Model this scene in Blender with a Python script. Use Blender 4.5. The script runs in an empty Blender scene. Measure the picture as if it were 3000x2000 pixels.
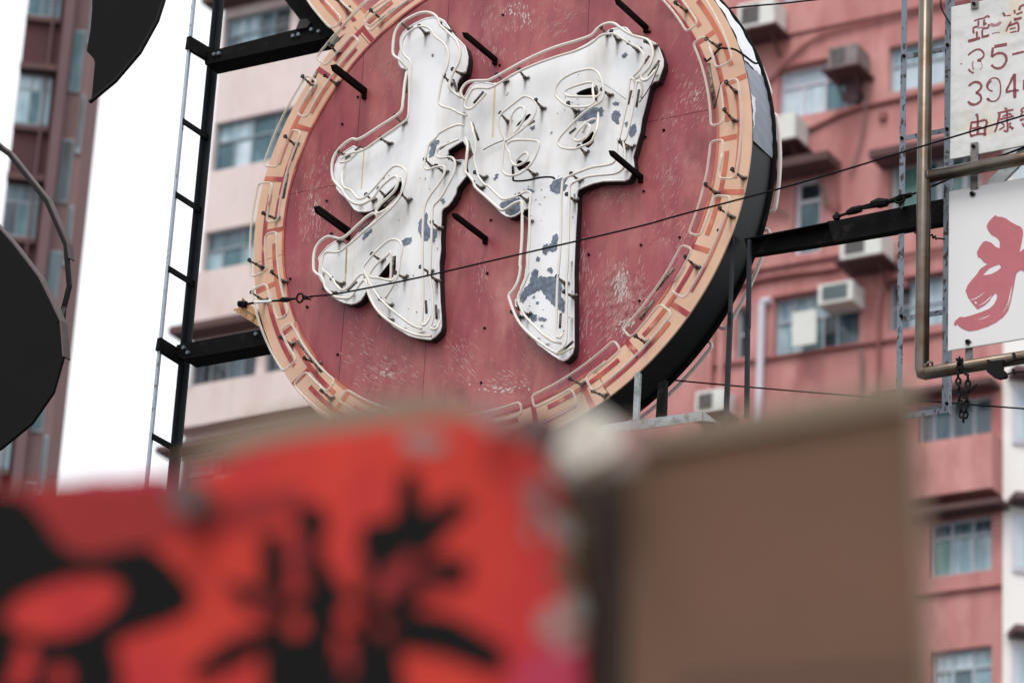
import bpy, bmesh, math, random
import numpy as np
from mathutils import Matrix, Vector
from mathutils.geometry import tessellate_polygon
random.seed(7)
rng = random.Random(11)
sc = bpy.context.scene
col = sc.collection
# ------------------------------------------------------------------ camera, world, sun, exposure
FPX, PITCH, ROLL, YAW = 7669.75, .39572286, .05789287, .54383635      # focal length in pixels of the 2136 wide picture
CAM_H = 1.6
Fw = np.array([0, math.cos(PITCH), math.sin(PITCH)]); Up = np.array([0, -math.sin(PITCH), math.cos(PITCH)]); Rt = np.array([1., 0, 0])
R2 = math.cos(ROLL)*Rt + math.sin(ROLL)*Up; U2 = -math.sin(ROLL)*Rt + math.cos(ROLL)*Up
# street frame: x along the facades, y up, z towards the viewer; camera at its origin
AX = np.array([math.cos(YAW), -math.sin(YAW), 0]); AN = np.array([-math.sin(YAW), -math.cos(YAW), 0])
M3 = Matrix(((AX[0], 0, AN[0], 0), (AX[1], 0, AN[1], 0), (AX[2], 1, AN[2], CAM_H), (0, 0, 0, 1)))
cam_d = bpy.data.cameras.new('camera'); cam = bpy.data.objects.new('camera', cam_d); col.objects.link(cam)
cam.matrix_world = Matrix(((R2[0], U2[0], -Fw[0], 0), (R2[1], U2[1], -Fw[1], 0), (R2[2], U2[2], -Fw[2], CAM_H), (0, 0, 0, 1)))
cam_d.sensor_width = 36; cam_d.lens = 36*FPX/2136; cam_d.clip_start = .1; cam_d.clip_end = 1500
cam_d.dof.use_dof = True; cam_d.dof.focus_distance = 20.3; cam_d.dof.aperture_fstop = 2.8
sc.camera = cam
w = bpy.data.worlds.new('World'); sc.world = w; w.use_nodes = True
wn = w.node_tree; wn.nodes.clear()
SUN_EL, SUN_AZ = math.radians(58), math.radians(205)
sky = wn.nodes.new('ShaderNodeTexSky'); sky.sky_type = 'NISHITA'; sky.sun_disc = False
sky.sun_elevation = SUN_EL; sky.sun_rotation = SUN_AZ; sky.dust_density = 4.0; sky.ozone_density = 1.0; sky.air_density = 1.0
hs = wn.nodes.new('ShaderNodeHueSaturation'); hs.inputs['Saturation'].default_value = .18
mxw = wn.nodes.new('ShaderNodeMix'); mxw.data_type = 'RGBA'; mxw.inputs[0].default_value = .8; mxw.inputs[7].default_value = (8.2, 8.5, 8.9, 1)   # overcast veil
bg = wn.nodes.new('ShaderNodeBackground'); bg.inputs['Strength'].default_value = .12
wo = wn.nodes.new('ShaderNodeOutputWorld')
wn.links.new(sky.outputs[0], hs.inputs['Color']); wn.links.new(hs.outputs[0], mxw.inputs[6]); wn.links.new(mxw.outputs[2], bg.inputs[0]); wn.links.new(bg.outputs[0], wo.inputs[0])
sd = bpy.data.lights.new('sun', 'SUN'); sd.energy = 1.2; sd.angle = math.radians(25); sd.color = (1, .96, .9)
so = bpy.data.objects.new('sun', sd); col.objects.link(so)
dirv = Vector((math.sin(SUN_AZ)*math.cos(SUN_EL), math.cos(SUN_AZ)*math.cos(SUN_EL), math.sin(SUN_EL)))
so.rotation_euler = dirv.to_track_quat('Z', 'Y').to_euler(); so.location = (0, 0, 60)
sc.view_settings.view_transform = 'Standard'; sc.view_settings.look = 'None'; sc.view_settings.gamma = 1
sc.view_settings.use_curve_mapping = False; sc.view_settings.exposure = .47
sc.render.engine = 'CYCLES'; sc.cycles.max_bounces = 6; sc.cycles.transparent_max_bounces = 24
sc.render.resolution_x = 1024; sc.render.resolution_y = 682

# ------------------------------------------------------------------ helpers
def P(s, z):
    'photo pixel(s) -> (x, y) on the street-frame plane z'
    s = np.atleast_2d(np.array(s, float))
    d = Fw + ((s[:, :1]-1500)/FPX)*R2 + ((1000-s[:, 1:])/FPX)*U2
    t = z/(d@AN)
    return np.stack([d@AX*t, d[:, 2]*t], 1)
def C(x0, y0, k, pts): return [(x0+x/k, y0+y/k) for x, y in pts]
K = 5.2275
def cA(p): return C(1060, 288, K, p)
def cB(p): return C(1440, 288, K, p)
def cC(p): return C(1060, 560, K, p)
def cD(p): return C(1440, 560, K, p)
def cE(p): return C(1060, 800, K, p)
def cF(p): return C(1440, 800, K, p)
def cG(p): return C(900, 288, K, p)
def cH(p): return C(900, 560, K, p)
def cI(p): return C(900, 860, K, p)
def cJ(p): return C(1780, 288, K, p)
def cK(p): return C(1780, 560, K, p)
def to3(pts2, z): return [(x, y, z) for x, y in pts2]
def S3(s, z): return [(float(a), float(b), z) for a, b in P(s, z)]

def s2l(c): return tuple(((v/255)/12.92 if v/255 <= .04045 else ((v/255+.055)/1.055)**2.4) for v in c)
def props(o, label=None, cat=None, group=None, kind=None):
    if label: o['label'] = label
    if cat: o['category'] = cat
    if group: o['group'] = group
    if kind: o['kind'] = kind
    return o
def root(name, loc, label=None, cat=None, group=None, kind=None):
    o = bpy.data.objects.new(name, None); col.objects.link(o); o.empty_display_size = .1
    o.matrix_world = M3 @ Matrix.Translation(loc); o['_l'] = list(loc)
    return props(o, label, cat, group, kind)
def mesh(name, vf, m, parent=None, loc=None, smooth=False, **kw):
    'vf = (verts in street frame, faces). a child shares its root origin'
    v, f = vf
    if parent is not None: loc = parent['_l']
    elif loc is None:
        a = np.array(v); loc = (a[:, 0].mean(), a[:, 1].min(), a[:, 2].mean())
    me = bpy.data.meshes.new(name)
    me.from_pydata([(p[0]-loc[0], p[1]-loc[1], p[2]-loc[2]) for p in v], [], f)
    me.materials.append(m)
    if smooth: me.shade_smooth()
    me.update()
    o = bpy.data.objects.new(name, me); col.objects.link(o); o['_l'] = list(loc)
    if parent is not None: o.parent = parent
    else: o.matrix_world = M3 @ Matrix.Translation(loc)
    return props(o, **kw)
def inst(src_mesh, name, parent, pos, rot=None, scale=None):
    o = bpy.data.objects.new(name, src_mesh); col.objects.link(o); o.parent = parent
    l = parent['_l']; o.location = (pos[0]-l[0], pos[1]-l[1], pos[2]-l[2]); o['_l'] = list(pos)
    if rot: o.rotation_euler = rot
    if scale: o.scale = scale
    return o
def join(*vfs):
    V, Fc = [], []
    for v, f in vfs:
        n = len(V); V += list(v); Fc += [tuple(i+n for i in q) for q in f]
    return V, Fc
def box(x0, x1, y0, y1, z0, z1):
    v = [(x, y, z) for z in (z0, z1) for y in (y0, y1) for x in (x0, x1)]
    return v, [(0, 2, 3, 1), (4, 5, 7, 6), (0, 1, 5, 4), (2, 6, 7, 3), (0, 4, 6, 2), (1, 3, 7, 5)]
def bbox_(x0, x1, y0, y1, z0, z1, b=.01):
    'bevelled box'
    bm = bmesh.new(); v, f = box(x0, x1, y0, y1, z0, z1)
    vs = [bm.verts.new(p) for p in v]
    for q in f: bm.faces.new([vs[i] for i in q])
    bmesh.ops.recalc_face_normals(bm, faces=bm.faces)
    bmesh.ops.bevel(bm, geom=bm.edges[:], offset=b, segments=2, affect='EDGES', profile=.6)
    bm.verts.index_update()
    r = ([tuple(p.co) for p in bm.verts], [tuple(q.index for q in fc.verts) for fc in bm.faces]); bm.free(); return r
def area2(p): return sum(p[i][0]*p[(i+1) % len(p)][1]-p[(i+1) % len(p)][0]*p[i][1] for i in range(len(p)))/2
def plate(poly, z0, z1, holes=(), bevel=0):
    'polygon in street-frame xy from back z0 to front z1'
    poly = [tuple(map(float, p)) for p in poly]
    if area2(poly) < 0: poly = poly[::-1]
    loops = [poly]+[([tuple(map(float, p)) for p in h] if area2(h) < 0 else [tuple(map(float, p)) for p in h][::-1]) for h in holes]
    flat = [p for l in loops for p in l]; n = len(flat)
    tri = tessellate_polygon([[Vector((x, y, 0)) for x, y in l] for l in loops])
    V = [(x, y, z1) for x, y in flat]+[(x, y, z0) for x, y in flat]
    Fc = []
    for a, b, c in tri:
        ar = area2([flat[a], flat[b], flat[c]])
        t = (a, b, c) if ar > 0 else (a, c, b)
        Fc.append(t); Fc.append((t[0]+n, t[2]+n, t[1]+n))
    o = 0
    for l in loops:
        m = len(l)
        for i in range(m):
            j = (i+1) % m; Fc.append((o+i, o+i+n, o+j+n, o+j))
        o += m
    return V, Fc
def smooth2(pts, closed=False, n=4):
    'Catmull-Rom'
    pts = [np.array(p, float) for p in pts]; m = len(pts); out = []
    rngi = range(m) if closed else range(m-1)
    for i in rngi:
        p1, p2 = pts[i], pts[(i+1) % m]
        p0 = pts[i-1] if (closed or i > 0) else p1; p3 = pts[(i+2) % m] if (closed or i+2 < m) else p2
        for k in range(n):
            t = k/n
            out.append(tuple(.5*((2*p1)+(-p0+p2)*t+(2*p0-5*p1+4*p2-p3)*t*t+(-p0+3*p1-3*p2+p3)*t**3)))
    if not closed: out.append(tuple(pts[-1]))
    return out
def tube(pts, r, sides=8, closed=False, cap=True):
    pts = [Vector(p) for p in pts]; n = len(pts); V, Fc = [], []
    nor = None
    rr = r if hasattr(r, '__len__') else [r]*n
    for i, p in enumerate(pts):
        if closed: t = (pts[(i+1) % n]-pts[i-1])
        else: t = pts[min(i+1, n-1)]-pts[max(i-1, 0)]
        if t.length < 1e-9: t = Vector((0, 0, 1))
        t.normalize()
        if nor is None: nor = t.orthogonal().normalized()
        else:
            nor = nor-t*nor.dot(t)
            nor = nor.normalized() if nor.length > 1e-6 else t.orthogonal().normalized()
        b = t.cross(nor)
        for k in range(sides):
            a = 2*math.pi*k/sides
            V.append(tuple(p+(nor*math.cos(a)+b*math.sin(a))*rr[i]))
    for i in range(n if closed else n-1):
        j = (i+1) % n
        for k in range(sides):
            l = (k+1) % sides
            Fc.append((i*sides+k, i*sides+l, j*sides+l, j*sides+k))
    if cap and not closed:
        Fc.append(tuple(range(sides))[::-1]); Fc.append(tuple((n-1)*sides+k for k in range(sides)))
    return V, Fc
def bar(a, b, w, h, upv=(0, 1, 0)):
    'box beam between two points'
    a, b = Vector(a), Vector(b); t = (b-a).normalized(); u = Vector(upv); u = (u-t*u.dot(t)).normalized(); s = t.cross(u)
    V = [tuple(p+s*(w/2*i)+u*(h/2*j)) for p in (a, b) for i, j in ((-1, -1), (1, -1), (1, 1), (-1, 1))]
    return V, [(0, 1, 2, 3)[::-1], (4, 5, 6, 7), (0, 1, 5, 4), (1, 2, 6, 5), (2, 3, 7, 6), (3, 0, 4, 7)]
def ragged(c, rx, ry, n=22, j=.25):
    out = []
    for i in range(n):
        a = 2*math.pi*i/n; q = 1+rng.uniform(-j, j)
        out.append((c[0]+rx*q*math.cos(a), c[1]+ry*q*math.sin(a)))
    return out

# ------------------------------------------------------------------ materials
def mat(name, rgb, rough=.6, metal=0, var=.12, vscale=3., bump=0., bscale=40., spec=.4, rgb2=None, m2=(.5, .7), s2=(6, 6, 6), detail=6, rgb3=None, m3=(.6, .7), s3=(3, 3, 3), coat=0):
    'base colour with value variation, then up to two patch layers'
    m = bpy.data.materials.new(name); m.use_nodes = True; nt = m.node_tree; nd = nt.nodes; L = nt.links
    b = nd['Principled BSDF']; b.inputs['Roughness'].default_value = rough; b.inputs['Metallic'].default_value = metal
    b.inputs['Specular IOR Level'].default_value = spec
    if coat: b.inputs['Coat Weight'].default_value = coat
    tc = nd.new('ShaderNodeTexCoord')
    def noise(scale, det=detail, rf=.6):
        mp = nd.new('ShaderNodeMapping'); mp.inputs['Scale'].default_value = scale if hasattr(scale, '__len__') else (scale,)*3
        mp.inputs['Location'].default_value = (rng.uniform(0, 50), rng.uniform(0, 50), rng.uniform(0, 50))
        n = nd.new('ShaderNodeTexNoise'); n.inputs['Scale'].default_value = 1; n.inputs['Detail'].default_value = det; n.inputs['Roughness'].default_value = rf
        L.new(tc.outputs['Object'], mp.inputs[0]); L.new(mp.outputs[0], n.inputs['Vector']); return n
    c = s2l(rgb) if max(rgb) > 1 else rgb
    n1 = noise(vscale)
    mr = nd.new('ShaderNodeMapRange'); mr.inputs[1].default_value = .3; mr.inputs[2].default_value = .7; mr.inputs[3].default_value = 1-var; mr.inputs[4].default_value = 1+var
    L.new(n1.outputs[0], mr.inputs[0])
    mx = nd.new('ShaderNodeMix'); mx.data_type = 'RGBA'; mx.blend_type = 'MULTIPLY'; mx.inputs[0].default_value = 1
    mx.inputs[6].default_value = (*c, 1); L.new(mr.outputs[0], mx.inputs[7]); out = mx.outputs[2]
    for rg, mm, ss in ((rgb2, m2, s2), (rgb3, m3, s3)):
        if rg is None: continue
        cc = s2l(rg) if max(rg) > 1 else rg
        n2 = noise(ss); r2 = nd.new('ShaderNodeMapRange'); r2.inputs[1].default_value = mm[0]; r2.inputs[2].default_value = mm[1]
        L.new(n2.outputs[0], r2.inputs[0])
        m2_ = nd.new('ShaderNodeMix'); m2_.data_type = 'RGBA'; L.new(r2.outputs[0], m2_.inputs[0]); L.new(out, m2_.inputs[6]); m2_.inputs[7].default_value = (*cc, 1); out = m2_.outputs[2]
    L.new(out, b.inputs['Base Color'])
    if bump:
        nb = noise(bscale); bp = nd.new('ShaderNodeBump'); bp.inputs['Strength'].default_value = bump; bp.inputs['Distance'].default_value = .01
        L.new(nb.outputs[0], bp.inputs['Height']); L.new(bp.outputs[0], b.inputs['Normal'])
    m['_out'] = 1
    return m
def patchy(m, rgb, scale, lo, hi, mscale, mlo, mhi, rot=0):
    'streaks rgb masked by a second noise, mixed over the current colour'
    nt = m.node_tree; nd = nt.nodes; L = nt.links; b = nd['Principled BSDF']; src = b.inputs['Base Color'].links[0].from_socket
    tc = nd.new('ShaderNodeTexCoord')
    def noise(scale, r=0):
        mp = nd.new('ShaderNodeMapping'); mp.inputs['Scale'].default_value = scale; mp.inputs['Rotation'].default_value = (0, 0, r)
        mp.vector_type = 'TEXTURE' if False else 'POINT'
        mp.inputs['Location'].default_value = (rng.uniform(0, 50), rng.uniform(0, 50), 0)
        pre = nd.new('ShaderNodeMapping'); pre.inputs['Rotation'].default_value = (0, 0, r)
        mp.inputs['Rotation'].default_value = (0, 0, 0)
        n = nd.new('ShaderNodeTexNoise'); n.inputs['Scale'].default_value = 1; n.inputs['Detail'].default_value = 7; n.inputs['Roughness'].default_value = .65
        L.new(tc.outputs['Object'], pre.inputs[0]); L.new(pre.outputs[0], mp.inputs[0]); L.new(mp.outputs[0], n.inputs['Vector']); return n
    n1, n2 = noise(scale, rot), noise(mscale)
    a = nd.new('ShaderNodeMapRange'); a.inputs[1].default_value = lo; a.inputs[2].default_value = hi; L.new(n1.outputs[0], a.inputs[0])
    c = nd.new('ShaderNodeMapRange'); c.inputs[1].default_value = mlo; c.inputs[2].default_value = mhi; L.new(n2.outputs[0], c.inputs[0])
    mu = nd.new('ShaderNodeMath'); mu.operation = 'MULTIPLY'; L.new(a.outputs[0], mu.inputs[0]); L.new(c.outputs[0], mu.inputs[1])
    mx = nd.new('ShaderNodeMix'); mx.data_type = 'RGBA'; L.new(mu.outputs[0], mx.inputs[0]); L.new(src, mx.inputs[6])
    mx.inputs[7].default_value = (*s2l(rgb), 1); L.new(mx.outputs[2], b.inputs['Base Color'])

M = {}
M['red'] = mat('sign_red', (143, 60, 71), .42, vscale=(2.5, 1.2, 2), var=.1, rgb2=(168, 92, 88), m2=(.42, .66), s2=(4.2, 1.4, 1), bump=.04, bscale=6, spec=.45)
patchy(M['red'], (120, 44, 56), (9, 1.1, 1), .5, .75, (1.2, 1.2, 1), .4, .6)
patchy(M['red'], (184, 118, 114), (8, 3.0, 1), .46, .72, (1.7, 1.2, 1), .44, .62)
patchy(M['red'], (118, 52, 56), (5, 4, 1), .5, .7, (1.8, 1.8, 1), .48, .62)
patchy(M['red'], (200, 140, 136), (60, 7, 1), .56, .72, (1.6, 1.4, 1), .52, .68, rot=.5)
patchy(M['red'], (104, 40, 50), (22, 1.2, 1), .56, .8, (1.3, .8, 1), .5, .66)
M['scuff_paint'] = mat('scuffed_sign_paint', (198, 146, 143), .7, var=.12, vscale=30, rgb2=(172, 100, 102), m2=(.45, .6), s2=(26, 26, 26))
M['scuff_pale'] = mat('scraped_bare_sheet', (208, 188, 186), .6, var=.1, vscale=30)
M['scuff_paint'].node_tree.nodes['Principled BSDF'].inputs['Alpha'].default_value = .8
M['scuff_pale'].node_tree.nodes['Principled BSDF'].inputs['Alpha'].default_value = .85
M['beige'] = mat('ring_beige', (217, 176, 150), .42, vscale=2.5, var=.06, rgb2=(208, 168, 132), m2=(.52, .78), s2=(2, 2, 2), spec=.4)
patchy(M['beige'], (160, 110, 75), (30, 3, 1), .58, .75, (4, 4, 1), .5, .7)
M['stripe'] = mat('fret_red', (158, 52, 62), .5, vscale=4, var=.08, rgb2=(198, 108, 82), m2=(.47, .56), s2=(2.6, 2.6, 2.6), detail=3, rgb3=(206, 138, 112), m3=(.6, .7), s3=(9, 9, 9))
M['letter'] = mat('letter_white', (233, 233, 235), .38, vscale=2, var=.05, rgb2=(208, 202, 192), m2=(.5, .78), s2=(4, 1.0, 3), spec=.45, bump=.12, bscale=3.5)
patchy(M['letter'], (176, 168, 156), (14, 2, 1), .56, .76, (3, 2, 1), .5, .66)
patchy(M['letter'], (150, 140, 130), (90, 60, 1), .64, .7, (5, 4, 1), .54, .62)
patchy(M['letter'], (214, 178, 120), (45, .5, 1), .66, .74, (1.5, 1, 1), .5, .6)
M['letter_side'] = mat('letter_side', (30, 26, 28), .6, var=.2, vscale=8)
M['bare'] = mat('bare_zinc', (112, 122, 138), .55, metal=.15, vscale=30, var=.22, rgb2=(88, 97, 112), m2=(.45, .6), s2=(40, 40, 40))
M['tube'] = mat('tube_phosphor', (222, 215, 206), .22, vscale=6, var=.05, rgb2=(206, 194, 180), m2=(.6, .8), s2=(8, 8, 8), spec=.6)
M['electrode'] = mat('electrode', (120, 112, 104), .4, vscale=40, var=.5, rgb2=(50, 46, 42), m2=(.45, .55), s2=(60, 60, 60))
M['bracket'] = mat('bracket_glass', (128, 116, 102), .4, vscale=60, var=.4, rgb2=(40, 34, 30), m2=(.48, .56), s2=(70, 70, 70))
M['wiretie'] = mat('tie_wire', (26, 25, 26), .6)
M['black'] = mat('black_steel', (11, 11, 12), .75, spec=.1, var=.25, vscale=5, rgb2=(34, 30, 29), m2=(.56, .66), s2=(14, 14, 14), bump=.1)
M['spike'] = mat('spike_iron', (18, 12, 12), .8, spec=.08, var=.3, vscale=10)
M['drum'] = mat('drum_paint', (16, 17, 19), .45, var=.2, vscale=2.5, spec=.22, rgb2=(13, 13, 14), m2=(.5, .65), s2=(3, 3, 3), bump=.15, bscale=2.2)
M['silver'] = mat('torn_foil', (226, 228, 232), .35, var=.12, vscale=4, bump=.4, bscale=5)
M['rust_angle'] = mat('painted_angle', (108, 117, 129), .5, var=.1, vscale=12, rgb2=(44, 34, 31), m2=(.54, .585), s2=(44, 22, 44), bump=.15)
M['rust_angle_dark'] = mat('rusted_gusset', (34, 31, 31), .6, var=.3, vscale=20, spec=.3, rgb2=(62, 52, 48), m2=(.52, .62), s2=(20, 20, 20))
M['sky_pale_angle'] = mat('sky_pale_angle', (176, 186, 200), .5, var=.1, vscale=12, rgb2=(84, 70, 64), m2=(.62, .66), s2=(40, 14, 40))  # pale tone of the front post is reflected sky put into the colour
M['dark_angle'] = mat('dark_angle', (30, 34, 41), .6, spec=.2, var=.2, vscale=12, rgb2=(34, 33, 34), m2=(.56, .62), s2=(36, 20, 36))
M['galv'] = mat('galvanised', (158, 164, 166), .5, metal=.2, var=.12, vscale=25, rgb2=(120, 122, 118), m2=(.5, .65), s2=(20, 20, 20))
M['pipe'] = mat('weathered_pipe', (104, 95, 86), .3, metal=.75, var=.15, vscale=6, rgb2=(88, 66, 48), m2=(.46, .7), s2=(7, 7, 7), spec=.5)
M['board'] = mat('board_white', (208, 207, 205), .5, var=.05, vscale=6, rgb2=(186, 186, 182), m2=(.45, .7), s2=(9, 16, 10))
patchy(M['board'], (206, 186, 150), (4, 1.5, 1), .5, .7, (3, 3, 1), .45, .6)
patchy(M['board'], (146, 148, 146), (60, 110, 1), .55, .72, (7, 7, 1), .5, .66, rot=.3)
M['board2'] = mat('board_clean', (214, 212, 212), .45, var=.02, vscale=3, rgb2=(198, 190, 180), m2=(.68, .78), s2=(5, 5, 5))
M['ink_maroon'] = mat('maroon_lettering', (128, 58, 66), .6, var=.12, vscale=60, rgb2=(196, 178, 176), m2=(.66, .72), s2=(160, 160, 60))
M['ink_faded'] = mat('faded_lettering', (160, 112, 118), .6, var=.1, vscale=60)
M['ink_pink'] = mat('brush_red', (176, 96, 104), .55, var=.06, vscale=20, rgb2=(214, 190, 188), m2=(.70, .76), s2=(90, 30, 60))
M['plate'] = mat('strap_plate', (112, 106, 104), .45, metal=.5, var=.15, vscale=30, rgb2=(70, 56, 48), m2=(.5, .65), s2=(30, 30, 30))
M['rustcream'] = mat('rusty_channel', (186, 140, 96), .6, var=.15, vscale=20, rgb2=(122, 76, 46), m2=(.5, .62), s2=(22, 22, 22))
M['cable'] = mat('cable_black', (10, 10, 11), .7, spec=.15, var=.1)
M['pale'] = mat('pale_plaster', (218, 201, 197), .85, var=.05, vscale=.5, rgb2=(206, 182, 176), m2=(.5, .75), s2=(1.2, .5, 1), bump=.1, bscale=8)
M['salmon'] = mat('salmon_plaster', (186, 128, 124), .85, var=.07, vscale=.6, rgb2=(168, 104, 101), m2=(.47, .72), s2=(1.6, .4, 1), rgb3=(206, 150, 145), m3=(.5, .7), s3=(1.1, .5, 1), bump=.1, bscale=8)
patchy(M['salmon'], (140, 84, 82), (3.2, .22, 1), .54, .74, (.5, .35, 1), .46, .64)
patchy(M['salmon'], (214, 172, 166), (2.2, 1.4, 1), .6, .7, (.6, .6, 1), .5, .66)
patchy(M['pale'], (178, 160, 150), (3, .25, 1), .54, .74, (.5, .35, 1), .46, .62)
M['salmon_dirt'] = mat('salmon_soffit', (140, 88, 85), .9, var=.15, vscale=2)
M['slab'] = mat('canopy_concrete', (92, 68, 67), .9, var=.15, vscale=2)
M['white_wall'] = mat('white_plaster', (238, 234, 230), .8, var=.04, vscale=.8)
M['frame_w'] = mat('window_frame', (168, 178, 186), .4, var=.06)
M['frame_g'] = mat('grey_frame', (140, 150, 156), .45, var=.1)
M['frame_wh'] = mat('white_frame', (205, 202, 212), .4, var=.04)
def glass(name, a, b, sc_=(3, 1, 1)): return mat(name, a, .12, var=.12, vscale=2.5, rgb2=b, m2=(.42, .6), s2=sc_, detail=2, spec=.6)
M['g_teal'] = glass('pane_teal', (50, 88, 98), (82, 118, 128))
M['g_dark'] = glass('pane_dark', (34, 44, 50), (62, 76, 84))
M['g_pale'] = glass('pane_pale', (128, 158, 170), (176, 194, 202), (6, .8, 1))
M['g_green'] = glass('pane_green', (84, 128, 122), (110, 148, 142))
M['g_white'] = glass('pane_curtain', (196, 208, 216), (170, 190, 202), (9, .5, 1))
M['g_curt'] = glass('pane_dim_curtain', (92, 116, 126), (56, 74, 84), (12, .4, 1))
M['ac_white'] = mat('ac_white', (214, 214, 208), .5, var=.04, vscale=3, rgb2=(180, 172, 160), m2=(.6, .75), s2=(3, 3, 3))
M['ac_grey'] = mat('ac_grey', (128, 118, 116), .6, var=.1, rgb2=(98, 78, 72), m2=(.5, .65), s2=(4, 4, 4))
M['grille'] = mat('ac_grille', (78, 80, 80), .6, var=.1)
M['grille_teal'] = mat('ac_grille_teal', (72, 112, 118), .5, var=.1)
M['darkred'] = mat('dark_red_wall', (78, 46, 48), .85, var=.12, vscale=.8, rgb2=(68, 46, 50), m2=(.5, .7), s2=(1.5, .5, 1))
M['mauve'] = mat('mauve_wall', (106, 82, 84), .85, var=.08, vscale=.8)
M['pinkgrey'] = mat('pink_grey_wall', (130, 104, 102), .85, var=.05)
M['signback'] = mat('sign_back', (9, 8, 9), .8, spec=.15, var=.15, vscale=3)
M['signrim'] = mat('sign_rim', (17, 15, 16), .6, spec=.2, var=.15, vscale=3)
M['signpale'] = mat('sky_pale_rim', (86, 74, 74), .6, spec=.3, var=.2, vscale=6)  # skylight caught on the rim edges, painted in as a paler tone
M['olive'] = mat('olive_board', (84, 74, 58), .8, spec=.2)
M['umber'] = mat('dark_umber', (56, 46, 40), .85, spec=.2)
M['orange'] = mat('red_paper', (180, 52, 42), .8, spec=.2, var=.1, vscale=6, rgb2=(168, 42, 44), m2=(.45, .65), s2=(7, 5, 5), bump=.6, bscale=7)
M['crimson'] = mat('crimson_paper_and_shade', (138, 38, 38), .8, spec=.2, var=.08, vscale=5)  # dull red paper in the writing, and the painted shade band
M['magenta'] = mat('magenta_paper', (158, 32, 62), .7, var=.05)
M['ink'] = mat('black_ink', (11, 10, 10), .85, spec=.15, var=.1)
M['carton'] = mat('brown_carton', (105, 78, 63), .85, spec=.2, var=.05, vscale=3, rgb2=(97, 75, 59), m2=(.4, .7), s2=(4, 5, 5), bump=.4, bscale=4)
M['carton_edge'] = mat('carton_edge', (124, 108, 92), .85, var=.05)
M['scuff'] = mat('scuffed_paper', (140, 108, 104), .8, var=.15, vscale=12)
M['scuffgrey'] = mat('scuffed_grey', (122, 114, 108), .8, var=.15, vscale=12)
M['tape'] = mat('packing_tape', (200, 193, 182), .5, var=.06, vscale=8)
M['asphalt'] = mat('asphalt', (.05, .05, .05), .9, var=.2, vscale=2, bump=.2)
M['roof'] = mat('roof_grey', (90, 90, 88), .9)
def clear_tube():
    m = bpy.data.materials.new('clear_tube'); m.use_nodes = True; nd = m.node_tree.nodes; L = m.node_tree.links
    b = nd['Principled BSDF']; b.inputs['Base Color'].default_value = (*s2l((232, 222, 210)), 1); b.inputs['Roughness'].default_value = .12; b.inputs['Specular IOR Level'].default_value = .8
    t = nd.new('ShaderNodeBsdfTransparent'); t.inputs[0].default_value = (.9, .88, .85, 1); mx = nd.new('ShaderNodeMixShader')
    lw = nd.new('ShaderNodeLayerWeight'); lw.inputs[0].default_value = .35
    mr = nd.new('ShaderNodeMapRange'); mr.inputs[3].default_value = .34; mr.inputs[4].default_value = .95
    L.new(lw.outputs['Facing'], mr.inputs[0]); L.new(mr.outputs[0], mx.inputs[0])
    L.new(t.outputs[0], mx.inputs[1]); L.new(b.outputs[0], mx.inputs[2]); L.new(mx.outputs[0], nd['Material Output'].inputs[0]); return m
M['clear'] = clear_tube()

# ------------------------------------------------------------------ ground
def grid_plane(name, x0, x1, z0, z1, y, m, kind='structure'):
    return mesh(name, ([(x0, y, z0), (x1, y, z0), (x1, y, z1), (x0, y, z1)], [(0, 3, 2, 1)]), m, loc=(0, y, 0), kind=kind)
grid_plane('ground', -400, 400, -400, 200, -1.604, M['asphalt'])
grid_plane('road', -60, 60, -12, -3.6, -1.6, M['asphalt'])
mesh('pavement', box(-60, 60, -1.6, -1.47, -3.6, 14), mat('paving', (120, 116, 110), .9, var=.1, vscale=1), kind='structure')
mesh('far_pavement', box(-60, 60, -1.6, -1.47, -15, -12), mat('paving_far', (120, 116, 110), .9, var=.1, vscale=1), kind='structure')

# ------------------------------------------------------------------ buildings
Q = 1.1; ZB = -66.
def window(bld, x0, x1, y0, y1, zf, fr, panes, rows=((0, 1),), cols=None, t=.05, inset=.14, u=Q):
    'a framed window as a part; panes are sub-parts. rows = list of (y fraction low, high); cols per row'
    x0, x1, y0, y1 = x0*u, x1*u, y0*u, y1*u
    zi = zf-inset; W, H = x1-x0, y1-y0
    fb = [box(x0, x1, y0, y0+t, zi-.06, zi+.02), box(x0, x1, y1-t, y1, zi-.06, zi+.02), box(x0, x0+t, y0+t, y1-t, zi-.06, zi+.02), box(x1-t, x1, y0+t, y1-t, zi-.06, zi+.02)]
    pl = []; pi = 0
    for ri, (a, b) in enumerate(rows):
        ya, yb = y0+a*H, y0+b*H
        if a > 0: fb.append(box(x0+t, x1-t, ya-t*.45, ya+t*.45, zi-.055, zi+.016))
        cc = (cols[ri] if cols else [0, 1])
        for ci in range(len(cc)-1):
            xa, xb = x0+cc[ci]*W, x0+cc[ci+1]*W
            if ci > 0: fb.append(box(xa-t*.45, xa+t*.45, ya+.001, yb-.001, zi-.05, zi+.012))
            pl.append((xa, xb, ya, yb, panes[pi % len(panes)])); pi += 1
    w_ = mesh('window', join(*fb), fr, parent=bld)
    for xa, xb, ya, yb, pm in pl:
        mesh('pane', box(xa+.004, xb-.004, ya+.004, yb-.004, zi-.036, zi-.03), M[pm], parent=w_)
    return w_
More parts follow.
